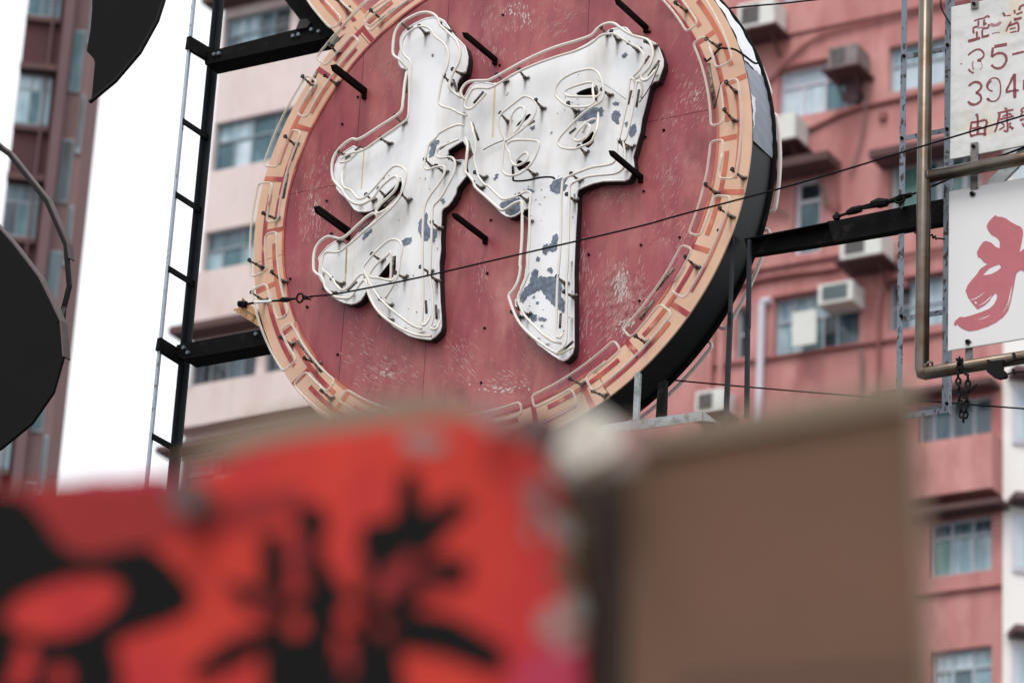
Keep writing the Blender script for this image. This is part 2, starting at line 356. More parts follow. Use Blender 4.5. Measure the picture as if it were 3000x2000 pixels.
def wall_with_openings(x0, x1, y0, y1, ops, zf, depth=.22):
    xs = sorted(set([x0, x1]+[v for o in ops for v in o[:2]])); ys = sorted(set([y0, y1]+[v for o in ops for v in o[2:]]))
    xs = [v for v in xs if x0 <= v <= x1]; ys = [v for v in ys if y0 <= v <= y1]
    V, Fc = [], []
    def q(a): n = len(V); V.extend(a); Fc.append((n, n+1, n+2, n+3))
    for i in range(len(xs)-1):
        for j in range(len(ys)-1):
            cx, cy = (xs[i]+xs[i+1])/2, (ys[j]+ys[j+1])/2
            if any(o[0] < cx < o[1] and o[2] < cy < o[3] for o in ops): continue
            q([(xs[i], ys[j], zf), (xs[i+1], ys[j], zf), (xs[i+1], ys[j+1], zf), (xs[i], ys[j+1], zf)])
    for a, b, c, d in ops:
        zb = zf-depth
        q([(a, c, zf), (a, c, zb), (b, c, zb), (b, c, zf)][::-1]); q([(a, d, zf), (b, d, zf), (b, d, zb), (a, d, zb)][::-1])
        q([(a, c, zf), (a, d, zf), (a, d, zb), (a, c, zb)][::-1]); q([(b, c, zf), (b, c, zb), (b, d, zb), (b, d, zf)][::-1])
        q([(a, c, zb), (b, c, zb), (b, d, zb), (a, d, zb)])
    return V, Fc
GY = -1.6
# pale block
A = root('apartment_block', (-41*Q, GY, ZB-5), 'pale pink plaster apartment block with strip windows behind the steel mast and round sign', 'building')
RW = ((0, .62), (.62, 1))
wa = []
def WA(x0, x1, y0, y1, *a, **k): wa.append((x0, x1, y0, y1, a, k))
WA(-44.36, -42.55, 37.36, 38.55, M['frame_g'], ['g_curt', 'g_pale', 'g_curt', 'g_dark', 'g_pale', 'g_curt', 'g_dark'], RW, [[0, .22, .5, .72, 1], [0, .5, .72, 1]])
WA(-42.33, -40.6, 37.36, 38.55, M['frame_g'], ['g_curt', 'g_pale', 'g_teal', 'g_teal'], RW, [[0, .5, 1], [0, .5, 1]])
WA(-44.36, -42.1, 34.7, 35.9, M['frame_g'], ['g_teal', 'g_white', 'g_teal', 'g_teal', 'g_pale', 'g_teal', 'g_teal'], RW, [[0, .23, .43, .68, 1], [0, .43, .72, 1]])
WA(-41.9, -39.6, 34.7, 35.9, M['frame_g'], ['g_teal', 'g_teal', 'g_curt', 'g_pale'], RW, [[0, .5, 1], [0, .5, 1]])
WA(-44.36, -42.1, 32.05, 33.22, M['frame_g'], ['g_pale', 'g_teal', 'g_pale', 'g_teal', 'g_curt', 'g_teal', 'g_teal'], RW, [[0, .2, .44, .7, 1], [0, .42, .7, 1]])
WA(-41.9, -39.6, 32.05, 33.22, M['frame_g'], ['g_teal', 'g_curt'], RW, [[0, .5, 1], [0, .5, 1]])
WA(-44.38, -42.68, 29.36, 30.46, M['frame_g'], ['g_dark', 'g_dark', 'g_curt', 'g_dark'], ((0, 1),), [[0, .26, .52, .76, 1]])
WA(-42.45, -40.6, 29.36, 30.46, M['frame_g'], ['g_dark', 'g_curt', 'g_dark'], ((0, 1),), [[0, .3, .6, 1]])
for x in (-44.36, -42.3, -40.2): WA(x, x+1.9, 26.75, 27.8, M['frame_g'], ['g_curt', 'g_white', 'g_pale', 'g_curt'], RW, [[0, .4, 1], [0, .5, 1]])
for y in (40.0, 24.1, 21.4, 18.7, 16, 13.3, 10.6, 8, 5.4):
    for x in (-44.36, -41.9): WA(x, x+2.1, y, y+1.15, M['frame_g'], ['g_teal', 'g_curt', 'g_pale', 'g_dark'], RW, [[0, .4, 1], [0, .5, 1]])
XA0, XA1 = -44.42*Q, -37.*Q
mesh('wall', wall_with_openings(XA0, XA1, GY, 43*Q, [(a*Q, b*Q, c*Q, d*Q) for a, b, c, d, *_ in wa], ZB), M['pale'], parent=A)
mesh('side_wall', join(([(XA0, GY, ZB), (XA0, 43*Q, ZB), (XA0, 43*Q, ZB-12), (XA0, GY, ZB-12)], [(0, 1, 2, 3)]), ([(XA0, 43*Q, ZB), (XA1, 43*Q, ZB), (XA1, 43*Q, ZB-12), (XA0, 43*Q, ZB-12)], [(0, 1, 2, 3)])), M['pale'], parent=A)
for a, b, c, d, ar, k in wa: window(A, a, b, c, d, ZB, *ar, **k)
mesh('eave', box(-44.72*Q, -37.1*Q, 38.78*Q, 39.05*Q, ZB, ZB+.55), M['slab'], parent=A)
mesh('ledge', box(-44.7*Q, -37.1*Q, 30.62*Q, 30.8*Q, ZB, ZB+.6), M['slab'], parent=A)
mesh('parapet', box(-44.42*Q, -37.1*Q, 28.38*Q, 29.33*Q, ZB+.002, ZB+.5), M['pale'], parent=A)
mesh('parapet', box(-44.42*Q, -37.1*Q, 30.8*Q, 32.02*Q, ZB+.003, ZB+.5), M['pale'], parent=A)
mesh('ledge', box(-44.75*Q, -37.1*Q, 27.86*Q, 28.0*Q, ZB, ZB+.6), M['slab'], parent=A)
# open white casement
xo = -44.3*Q
mesh('open_casement', join(bar((xo, 29.42*Q, ZB+.15), (xo+.1, 29.42*Q, ZB+.75), .06, .1), bar((xo, 30.22*Q, ZB+.15), (xo+.1, 30.22*Q, ZB+.75), .06, .1), bar((xo, 29.42*Q, ZB+.17), (xo, 30.22*Q, ZB+.17), .08, .1, (0, 0, 1)), bar((xo+.1, 29.42*Q, ZB+.75), (xo+.1, 30.22*Q, ZB+.75), .08, .1, (0, 0, 1)), bar((xo+.3, 29.42*Q, ZB+.6), (xo+.3, 30.1*Q, ZB+.6), .09, .1, (0, 0, 1))), mat('casement_white', (240, 244, 246), .4, var=.02), parent=A)

# salmon block
ZB = -66.3
B = root('apartment_block', (-31*Q, GY, ZB-5), 'salmon pink apartment block with ledges and drainpipes to the right of the round sign', 'building')
XB0, XB1 = -36.998*Q, -25.36*Q
wb = []
def WB(x0, x1, y0, y1, *a, **k): wb.append((x0, x1, y0, y1, a, k))
WB(-30.29, -28.41, 33.18, 34.31, M['frame_wh'], ['g_white', 'g_white', 'g_teal', 'g_curt', 'g_white', 'g_dark', 'g_dark'], ((0, .66), (.66, 1)), [[0, .27, .53, .78, 1], [0, .53, .76, 1]])
WB(-27.84, -26.6, 33.3, 34.33, M['frame_w'], ['g_white', 'g_white', 'g_pale', 'g_pale'], RW, [[0, .5, 1], [0, .5, 1]])
WB(-29.88, -29.27, 30.1, 31.77, M['frame_wh'], ['g_teal', 'g_dark'], ((0, .72), (.72, 1)), t=.1)
WB(-27.78, -25.83, 30.5, 31.72, M['frame_wh'], ['g_green', 'g_teal', 'g_green', 'g_green'], t=.1, cols=[[0, .33, .52, .8, 1]])
WB(-30.25, -28.39, 28.0, 29.22, M['frame_w'], ['g_pale', 'g_teal', 'g_dark', 'g_curt', 'g_pale', 'g_pale', 'g_pale', 'g_dark'], ((0, .6), (.6, 1)), [[0, .3, .55, .72, 1], [0, .22, .42, .62, 1]])
WB(-27.76, -26.58, 28.11, 29.16, M['frame_w'], ['g_curt', 'g_pale', 'g_dark', 'g_pale'], ((0, .5), (.5, 1)), [[0, .36, 1], [0, .36, 1]])
WB(-31.09, -30.8, 28.07, 29.18, M['frame_w'], ['g_dark', 'g_curt'], ((0, .5), (.5, 1)))
WB(-30.3, -28.4, 35.85, 37.0, M['frame_w'], ['g_pale', 'g_curt'], RW, [[0, .5, 1], [0, .5, 1]])
WB(-27.84, -26.6, 35.85, 37.0, M['frame_w'], ['g_pale', 'g_curt'], RW, [[0, .5, 1], [0, .5, 1]])
WB(-27.14, -25.59, 25.53, 26.5, M['frame_w'], ['g_curt', 'g_teal', 'g_curt', 'g_curt'], ((0, 1),), [[0, .2, .44, .74, 1]], t=.07)
WB(-26.87, -25.58, 22.95, 24.06, M['frame_w'], ['g_green', 'g_pale', 'g_pale', 'g_curt', 'g_curt', 'g_curt'], ((0, .7), (.7, 1)), [[0, .34, .67, 1], [0, .34, .67, 1]], t=.07)
WB(-26.83, -25.57, 20.3, 21.48, M['frame_w'], ['g_pale', 'g_curt', 'g_pale', 'g_white', 'g_white', 'g_pale'], ((0, .7), (.7, 1)), [[0, .34, .67, 1], [0, .34, .67, 1]], t=.07)
for y in (17.7, 15, 12.4, 9.8, 7.2, 4.6):
    for x in (-30.2, -27.0): WB(x, x+1.4, y, y+1.1, M['frame_w'], ['g_pale', 'g_curt'], RW, [[0, .5, 1], [0, .5, 1]])
for y in (20.3, 22.95, 25.5, 28.05, 30.6, 33.2, 35.9): WB(-35.6, -33.8, y, y+1.1, M['frame_w'], ['g_teal', 'g_curt', 'g_pale'], RW, [[0, .5, 1], [0, .5, 1]])
mesh('wall', wall_with_openings(XB0, XB1, GY, 43*Q, [(a*Q, b*Q, c*Q, d*Q) for a, b, c, d, *_ in wb], ZB+.3, .3), M['salmon'], parent=B)
for a, b, c, d, ar, k in wb: window(B, a, b, c, d, ZB+.3, *ar, inset=.16, **k)
mesh('roof', box(XB0, XB1, 43*Q, 43.2*Q, ZB-12, ZB+.3), M['roof'], parent=B)
def canopy(x0, x1, y0, y1, d, m='slab', name='canopy'):
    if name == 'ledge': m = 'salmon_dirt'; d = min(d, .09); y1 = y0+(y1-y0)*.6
    k = Q*(66-d)/66
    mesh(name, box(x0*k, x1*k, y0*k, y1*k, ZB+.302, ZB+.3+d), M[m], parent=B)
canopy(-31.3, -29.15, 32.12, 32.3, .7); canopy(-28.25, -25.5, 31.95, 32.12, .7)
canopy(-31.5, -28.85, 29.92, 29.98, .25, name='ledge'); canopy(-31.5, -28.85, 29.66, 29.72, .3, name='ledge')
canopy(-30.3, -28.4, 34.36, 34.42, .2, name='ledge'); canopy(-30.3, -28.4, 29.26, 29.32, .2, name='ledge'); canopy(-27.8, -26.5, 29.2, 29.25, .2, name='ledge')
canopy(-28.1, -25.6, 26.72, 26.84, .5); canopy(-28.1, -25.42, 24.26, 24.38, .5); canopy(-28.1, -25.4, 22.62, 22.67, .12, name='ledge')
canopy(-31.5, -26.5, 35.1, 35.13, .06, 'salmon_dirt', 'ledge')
# projecting lower right bays
mesh('bay_parapet', box(-28.1*Q, -25.37*Q, 24.38*Q, 25.48*Q, ZB+.303, ZB+.85), M['salmon'], parent=B)
mesh('cable_run', tube([(x*Q, (y)*Q, ZB+.36) for x, y in ((-31.2, 32.6), (-29.48, 32.83), (-28.9, 33.0), (-28.39, 33.08), (-26.63, 33.12), (-25.6, 33.15))], .05, 6), M['salmon_dirt'], parent=B)
mesh('cable_run', tube([(x*Q, (y)*Q, ZB+.36) for x, y in ((-31.6, 27.98), (-30.8, 28.0-.05), (-27.53, 27.9), (-25.6, 27.88))], .04, 6), M['salmon_dirt'], parent=B)
mesh('drainpipe', tube([(x*Q, y*Q, ZB+.42) for x, y in ((-30.28, 29.16), (-30.44, 29.16), (-30.47, 29.1), (-30.47, 20.))], .085, 8), M['frame_wh'], parent=B)
for x in (-31.35, -31.6): mesh('drainpipe', tube([(x*Q, 20*Q, ZB+.42), (x*Q, 36*Q, ZB+.42)], .07, 8), M['salmon'], parent=B)
mesh('drainpipe', tube([(-29.9*Q, 31.9*Q, ZB+.4), (-29.95*Q, 33.1*Q, ZB+.4)], .04, 8), M['pinkgrey'], parent=B)
for i, (pp, rr_) in enumerate((([(-31.5, 33.9), (-30.6, 34.0), (-29.6, 34.8), (-28.3, 34.95), (-26.5, 35.0), (-25.5, 35.02)], .035), ([(-30.2, 32.9), (-29.8, 32.3), (-29.4, 31.9), (-29.1, 31.0)], .045), ([(-31.3, 29.6), (-30.2, 29.68), (-29, 29.62), (-27.6, 29.66), (-25.5, 29.63)], .04),
        ([(-28.55, 34.1), (-28.3, 33.6), (-28.33, 32.6), (-28.6, 31.6)], .03), ([(-27.9, 29.8), (-27.75, 29.4), (-27.9, 28.5), (-27.92, 27.6), (-27.9, 26)], .035), ([(-28.3, 27.8), (-28.25, 27.2), (-28.28, 26), (-28.3, 24)], .05), ([(-29.3, 31.8), (-28.9, 31.78), (-28.88, 30.5)], .03), ([(-31.5, 31.2), (-30.3, 31.15), (-29.9, 30.9)], .03))):
    mesh('cable_run', tube([(x*Q, y*Q, ZB+.37+.01*i) for x, y in smooth2(pp, False, 4)], rr_, 6), M['salmon_dirt' if i % 2 == 0 else 'pinkgrey'], parent=B)
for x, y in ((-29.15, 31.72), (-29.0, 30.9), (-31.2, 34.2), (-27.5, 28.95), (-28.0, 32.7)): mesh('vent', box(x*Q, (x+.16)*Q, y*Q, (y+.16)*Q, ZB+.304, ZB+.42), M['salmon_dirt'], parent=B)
mesh('laundry', plate([(-28.75*Q, 33.25*Q), (-28.45*Q, 33.22*Q), (-28.5*Q, 33.75*Q), (-28.62*Q, 33.95*Q), (-28.75*Q, 33.7*Q)], ZB+.34, ZB+.42), M['mauve'], parent=B)
mesh('open_casement', box(-29.84*Q*.9924, -29.32*Q*.9924, 28.13*Q*.9924, 28.86*Q*.9924, ZB+.75, ZB+.8), M['ac_white'], parent=B)
# angled white return
dx, dz = math.cos(math.radians(40)), -math.sin(math.radians(40))
cxx = XB1
Wt = root('apartment_block', (cxx+4, GY, ZB-4), 'white rendered face of the corner block beside the salmon wall', 'building')
def chq(s0, s1, y0, y1, off=0):
    n = (-dz*off, dx*off)
    return [(cxx+s0*dx+n[0], y0, ZB+.3+s0*dz+n[1]), (cxx+s1*dx+n[0], y0, ZB+.3+s1*dz+n[1]), (cxx+s1*dx+n[0], y1, ZB+.3+s1*dz+n[1]), (cxx+s0*dx+n[0], y1, ZB+.3+s0*dz+n[1])]
def chbox(s0, s1, y0, y1, o0, o1):
    a, b = chq(s0, s1, y0, y1, o0), chq(s0, s1, y0, y1, o1); v = a+b
    return v, [(0, 1, 2, 3)[::-1], (4, 5, 6, 7), (0, 1, 5, 4), (1, 2, 6, 5), (2, 3, 7, 6), (3, 0, 4, 7)]
mesh('wall', chbox(0.004, 12, GY, 43*Q, -.4, 0), M['white_wall'], parent=Wt)
for y in (36, 33.3, 30.7, 28.1, 25.45, 22.9, 20.3):
    wv = mesh('window', chbox(.2, 2.9, y*Q, (y+1.15)*Q, .004, .06), M['frame_wh'], parent=Wt)
    for i in range(3): mesh('pane', chbox(.28+i*.88, .28+i*.88+.78, (y+.08)*Q, (y+1.07)*Q, .062, .07), M[('g_white', 'g_pale', 'g_white')[i]], parent=wv)
    mesh('canopy', chbox(.1, 4, (y+1.3)*Q, (y+1.42)*Q, .002, .55), M['mauve'], parent=Wt)
mesh('stay_rod', tube([(cxx+.9, 27.1*Q, ZB+.8), (cxx+2.1, 25.4*Q, ZB-.4)], .06, 6), M['slab'], parent=Wt)

# air conditioners
def ac(x0, x1, y0, y1, d, label, body='ac_white', gr='grille', grx=(.12, .6), shelf=True, z=ZB+.3, fan=False):
    k = Q*(66-d)/66; x0, x1, y0, y1 = x0*k, x1*k, y0*k, y1*k; W, H = x1-x0, y1-y0
    t = root('air_conditioner', ((x0+x1)/2, y0, z+.1), label, 'air conditioner', 'air conditioners on the salmon wall')
    mesh('casing', bbox_(x0, x1, y0, y1, z+.06, z+d, .02), M[body], parent=t)
    mesh('grille', box(x0+grx[0]*W, x0+grx[1]*W, y0+.16*H, y1-.14*H, z+d+.002, z+d+.012), M[gr], parent=t)
    n = 7
    mesh('louvre', join(*[box(x0+grx[0]*W, x0+grx[1]*W, y0+(.16+.7*(i+.5)/n)*H-.008, y0+(.16+.7*(i+.5)/n)*H+.008, z+d+.012, z+d+.02) for i in range(n)]), M['ac_grey'], parent=t)
    if shelf:
        mesh('shelf', box(x0-.1, x1+.1, y0-.08, y0-.03, z+.004, z+d+.1), M['slab'], parent=t)
        for x in (x0+.1, x1-.15): mesh('bracket', bar((x, y0-.08, z+d*.8), (x, y0-.5, z+.03), .05, .05), M['slab'], parent=t)
ac(-29.2, -28.55, 34.12, 34.6, .75, 'brown grey boxed air conditioner hanging over the top corner of a curtained window', 'ac_grey', 'grille')
ac(-31.3, -30.45, 35.45, 36.05, .7, 'white air conditioner on a shelf at the top edge beside the round sign')
ac(-30.75, -29.9, 32.72, 33.3, .75, 'white air conditioner under the curtained window, half hidden by the round sign', grx=(.1, .4))
ac(-28.84, -27.95, 29.82, 30.4, .8, 'white air conditioner on a concrete shelf just below the long black beam')
ac(-29.3, -28.55, 28.93, 29.37, .7, 'small white window air conditioner with a teal grille above an open casement', 'ac_white', 'grille_teal', (.14, .86), shelf=False)
ac(-31.95, -31.3, 27.0, 27.5, .6, 'pale air conditioner low on the salmon wall behind the white glass tubes', 'ac_white')

# ------------------------------------------------------------------ far dark red block on the left
def rot_pts(vf, px, pz, ang):
    ca, sa = math.cos(ang), math.sin(ang); v, f = vf
    return [(px+(x-px)*ca+(z-pz)*sa, y, pz-(x-px)*sa+(z-pz)*ca) for x, y, z in v], f
ZD = -50.; ANG = math.radians(36.2)
PX, PYT = P([(571, 288)], ZD)[0]; PX = float(PX); PYT = float(PYT)
def PL(sx_, sy_):
    'pixel -> (local x, y) on the turned facade plane through (PX, ZD)'
    d = Fw+((sx_-1500)/FPX)*R2+((1000-sy_)/FPX)*U2
    d3 = np.array([d@AX, d[2], d@AN]); wv_ = np.array([math.cos(ANG), 0, -math.sin(ANG)]); nn = np.array([math.sin(ANG), 0, math.cos(ANG)])
    p0 = np.array([PX, 0, ZD]); t = (p0@nn)/(d3@nn); q = d3*t
    return float((q-p0)@wv_), float(q[1])
Dk = root('tenement_block', (PX, GY, ZD), 'dark red tenement seen between the two black round signs', 'building')
def dk(name, vf, m, parent=Dk): return mesh(name, rot_pts(vf, PX, ZD, ANG), M[m], parent=parent)
lx = lambda a, b: PX+PL(a, b)[0]
xl_, xp0, xp1, xr_ = lx(491, 288), lx(571, 288), lx(592, 288), lx(612, 505)
dk('wall', box(xl_, xp0, GY, 42, ZD-6, ZD), 'darkred')
dk('pier', box(xp0+.002, xp1, GY, 42, ZD-6, ZD+.3), 'mauve')
dk('wall', box(xp1+.002, xr_, GY, 42, ZD-6, ZD-.1), 'pinkgrey')
f0 = PL(530, 327)[1]; fh = f0-PL(500, 553)[1]
for i in range(-3, 9):
    yb = f0-fh*i; hh = fh*.46; W_ = xp0-xl_
    pn = (['g_teal', 'g_curt', 'g_teal'], ['g_pale', 'g_teal', 'g_pale'], ['g_dark', 'g_teal', 'g_curt'])[i % 3]
    wv = dk('window', box(xl_+.02*W_, xp0-.12*W_, yb, yb+hh, ZD+.004, ZD+.05), 'frame_g')
    for k2, (xa, xb) in enumerate(((.04, .34), (.37, .6), (.63, .86))):
        dk('pane', box(xl_+xa*W_, xl_+xb*W_, yb+.05*hh, yb+.66*hh, ZD+.052, ZD+.06), pn[k2], parent=wv)
        dk('pane', box(xl_+xa*W_, xl_+xb*W_, yb+.71*hh, yb+.95*hh, ZD+.052, ZD+.06), 'g_pale' if i % 3 == 1 else 'g_curt', parent=wv)
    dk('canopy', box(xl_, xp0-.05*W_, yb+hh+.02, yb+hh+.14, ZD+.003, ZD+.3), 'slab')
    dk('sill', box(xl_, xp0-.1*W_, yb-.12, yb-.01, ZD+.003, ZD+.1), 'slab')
    yb2 = PL(600, 479)[1]-fh*(i-1); W2 = xr_-xp1
    wv = dk('window', box(xp1+.06*W2, xp1+.62*W2, yb2, yb2+fh*.57, ZD-.098, ZD-.05), 'frame_g')
    dk('pane', box(xp1+.12*W2, xp1+.56*W2, yb2+.05, yb2+fh*.57-.05, ZD-.048, ZD-.04), ('g_curt', 'g_teal', 'g_dark')[i % 3], parent=wv)
    wv = dk('window', box(xp1+.72*W2, xr_-.02, yb2-fh*.55, yb2-.05, ZD-.098, ZD-.05), 'frame_g')
    dk('pane', box(xp1+.76*W2, xr_-.05, yb2-fh*.5, yb2-.1, ZD-.048, ZD-.04), ('g_curt', 'g_dark')[i % 2], parent=wv)
dk('downpipe', box(lx(510, 600), lx(514, 600), GY, 42, ZD+.061, ZD+.12), 'mauve')

# ------------------------------------------------------------------ black round signs on the left
ZS = -15.0
us = root('hanging_sign', (*P([(680, 505)], ZS)[0], ZS), 'black lobed hanging sign seen from behind at the top left', 'sign')
pl = C(432, 288, K, [(1010, -900), (1900, -900), (1830, -400), (1775, 0), (1705, 220), (1515, 565), (1245, 880), (965, 1110), (1000, 1060), (1035, 690), (1020, 640), (945, 560), (985, 330), (1005, 100)])
mesh('face_panel', plate(P(pl, ZS), ZS-.02, ZS), M['signback'], parent=us)
pr = C(432, 288, K, [(1900, -900), (1830, -400), (1775, 0), (1705, 220), (1515, 565), (1245, 880), (965, 1110)])
def strip(pts, z0, z1, w):
    'flat bar standing on an outline, w thick, from z0 to z1'
    p = [np.array(q, float) for q in pts]; V, Fc = [], []
    for i, q in enumerate(p):
        t = p[min(i+1, len(p)-1)]-p[max(i-1, 0)]; t = t/np.linalg.norm(t); n = np.array([-t[1], t[0]])*w/2
        for s, z in ((1, z0), (1, z1), (-1, z1), (-1, z0)): V.append((q[0]+n[0]*s, q[1]+n[1]*s, z))
    for i in range(len(p)-1):
        for k in range(4): Fc.append((i*4+k, i*4+(k+1) % 4, (i+1)*4+(k+1) % 4, (i+1)*4+k))
    Fc += [(0, 3, 2, 1), tuple((len(p)-1)*4+k for k in range(4))]
    return V, Fc
mesh('rim', strip(P(pr, ZS), ZS-.022, ZS+.002, .012), M['signrim'], parent=us)
ls = root('hanging_sign', (*P([(480, 1200)], ZS)[0], ZS), 'black round hanging sign with a raised outer rim below the lobed one', 'sign')
pl = C(432, 763, 3.3006, [(-400, -400), (-120, -130), (0, 10), (90, 110), (265, 340), (340, 490), (415, 650), (425, 760), (435, 885), (365, 1130), (215, 1345), (0, 1520), (-400, 1720)])
mesh('face_panel', plate(P(pl, ZS), ZS-.02, ZS), M['signback'], parent=ls)
mesh('rim', strip(P(C(432, 763, 3.3006, [(-400, -400), (-120, -130), (0, 2), (90, 104), (267, 334), (343, 485), (416, 640), (427, 760), (436, 885)]), ZS), ZS-.06, ZS+.002, .01), M['signpale'], parent=ls)
mesh('outer_rim', strip(P(C(432, 560, K, [(-400, -150), (0, 190), (110, 270), (515, 785), (720, 1250), (745, 1568)])+C(432, 763, 3.3006, [(478, 400), (438, 560), (424, 720), (428, 860)]), ZS-.3), ZS-.31, ZS-.29, .026), M['signrim'], parent=ls)
mesh('rim_sky_edge', strip(P(C(432, 560, K, [(-400, -190), (0, 150), (110, 228), (535, 760), (745, 1235), (765, 1400)]), ZS-.3), ZS-.34, ZS-.288, .008), M['signpale'], parent=ls)  # lit top edge of the outer rim, added as a pale strip
mesh('rim_strut', join(*[tube([S3([a], ZS)[0], S3([b], ZS-.3)[0]], .012, 6) for a, b in (((555, 960), (566, 930)),)]), M['signrim'], parent=ls)

# ------------------------------------------------------------------ left steel mast
def steel(name, poly_src, z1, z0, m, parent): return mesh(name, plate(P(poly_src, z1), z0, z1), M[m], parent=parent)
xm = -12.05; yb, yt = GY, 13.
mast = root('sign_mast', (xm, GY, -16.1), 'ladder mast of two thin angle posts left of the round sign', 'mast')
mesh('upright', join(box(xm-.008, xm+.009, yb, yt, -15.953, -15.95), box(xm-.008, xm-.005, yb, yt, -15.99, -15.953)), M['sky_pale_angle'], parent=mast)
mesh('upright', join(box(xm-.012, xm+.034, yb, yt, -16.225, -16.22), box(xm-.012, xm-.006, yb, yt, -16.22, -16.17), box(xm+.028, xm+.034, yb, yt, -16.22, -16.212)), M['dark_angle'], parent=mast)
def yat(s, z): return float(P([s], z)[0][1])
for s in ((815, 537), (800, 690), (783, 845), (752.5, 1194)):
    y = yat(s, -15.95); mesh('rung', bar((xm+.0, y, -15.954), (xm+.01, y, -16.218), .012, .035), M['black'], parent=mast)
for i in range(1, 14):
    y = yat((752.5, 1194), -15.95)-.47*i*1.1
    if y > GY+.2: mesh('rung', bar((xm, y, -15.954), (xm+.01, y, -16.218), .012, .035), M['black'], parent=mast)
# cross beams tying the mast to the sign
C8 = lambda p: C(800, 288, K, p)
ub = root('steel_beam', (*P([(950, 400)], -16.1)[0], -16.1), 'upper black steel beam joining the mast to the top of the round sign', 'beam')
steel('web', C8([(300, 560), (420, 545), (1300, 320), (1560, 250), (1735, 372), (1620, 415), (310, 700)]), -16.1, -16.15, 'black', ub)
steel('lower_flange', C8([(310, 690), (1620, 405), (1625, 420), (312, 706)]), -16.06, -16.2, 'black', ub)
y = yat((805, 380), -15.95)
mesh('stub', bar((xm, y-.01, -15.94), (xm+.04, y-.02, -16.16), .03, .085), M['black'], parent=ub)
mesh('gusset', plate(P(C8([(1130, -60), (1345, 215), (1300, 330), (1600, 380), (1742, 385), (1400, -60)]), -16.16), -16.26, -16.16), M['black'], parent=ub)
lb = root('steel_beam', (*P([(900, 1010)], -16.1)[0], -16.1), 'lower black steel beam joining the mast to the side of the round sign', 'beam')
C7 = lambda p: C(780, 880, 2.9875, p)
steel('web', C7([(60, 380), (590, 283), (640, 366), (100, 465), (62, 455)]), -16.1, -16.15, 'black', lb)
steel('lower_flange', C7([(95, 458), (640, 360), (642, 372), (100, 470)]), -16.06, -16.2, 'black', lb)
mesh('stub', bar((xm, yat((770, 1005), -15.95), -15.94), (xm+.03, yat((770, 1005), -15.95)-.02, -16.16), .03, .08), M['black'], parent=lb)
bt = bpy.data.meshes.new('bolt'); _v, _f = tube([(0, 0, 0), (0, 0, .016)], .012, 6); bt.from_pydata(_v, [], _f); bt.materials.append(M['rust_angle'])
for q in C8([(420, 600), (470, 590), (1280, 400), (1340, 385), (1480, 330), (1560, 350)]): inst(bt, 'bolt', ub, S3([q], -16.1)[0])
for q in C7([(110, 400), (135, 430), (560, 315)]): inst(bt, 'bolt', lb, S3([q], -16.1)[0])
mesh('stiffener', plate(P(C8([(1300, 322), (1345, 215), (1420, 205), (1460, 250), (1420, 300)]), -16.08), -16.099, -16.08), M['rust_angle_dark'], parent=ub)
# rusty bracket with the stay wire
rb = root('wall_bracket', S3([(950, 940)], -16.05)[0], 'rusty cream angle bracket sticking out from the lower left rim of the round sign', 'bracket')
a0, a1 = S3(cI([(150, 370), (380, 530)]), -15.9)
mesh('flange', plate(P(cI([(90, 385), (185, 355), (345, 430), (385, 575)]), -15.95), -15.955, -15.95), M['rustcream'], parent=rb)
mesh('web', plate(P(cI([(192, 252), (190, 362), (350, 460), (335, 375)]), -15.94), -15.945, -15.94), M['rustcream'], parent=rb)
mesh('bolt', tube(S3(cI([(160, 325), (180, 322)]), -15.93)+S3(cI([(240, 330)]), -15.93), .02, 8), M['black'], parent=rb)

# ------------------------------------------------------------------ THE ROUND SIGN
CX, CY, RO, RI, ZF = -9.852928, 8.790992, 1.62040, 1.412, -16.
sign = root('round_neon_sign', (CX, CY-RO, ZF-.135), 'large round red and beige neon sign with a white brush character', 'sign')
DP = .27
def arc(r, a0, a1, n): return [(CX+r*math.cos(math.radians(a0+(a1-a0)*i/n)), CY+r*math.sin(math.radians(a0+(a1-a0)*i/n))) for i in range(n+1)]
def ring_sector(r0, r1, a0, a1, z0, z1, n):
    return plate(arc(r1, a0, a1, n)+arc(r0, a1, a0, n), z0, z1)
# red disc cut into sheets along its seams
def clip(poly, axis, v, keep_less):
    out = []
    for i in range(len(poly)):
        a, b = poly[i], poly[(i+1) % len(poly)]
        ia, ib = (a[axis] < v) == keep_less, (b[axis] < v) == keep_less
        if ia: out.append(a)
        if ia != ib:
            t = (v-a[axis])/(b[axis]-a[axis]); out.append((a[0]+t*(b[0]-a[0]), a[1]+t*(b[1]-a[1])))
    return out
disc = arc(RI+.004, 0, 360, 180)[:-1]
sx = [float(P([s], ZF)[0][0]) for s in ((1178.6, 556), (1366, 326), (1660, 307))]
sy = float(P([(1081, 684)], ZF)[0][1])
xs_ = [CX-2]+sx+[CX+2]
for i in range(4):
    for lo in (True, False):
        g = .0016
        p = clip(clip(clip(disc, 0, xs_[i]+g, False), 0, xs_[i+1]-g, True), 1, sy-g if lo else sy+g, lo)
        if len(p) > 2: mesh('red_panel', plate(p, ZF-.012, ZF-.003+i*.0002), M['red'], parent=sign)
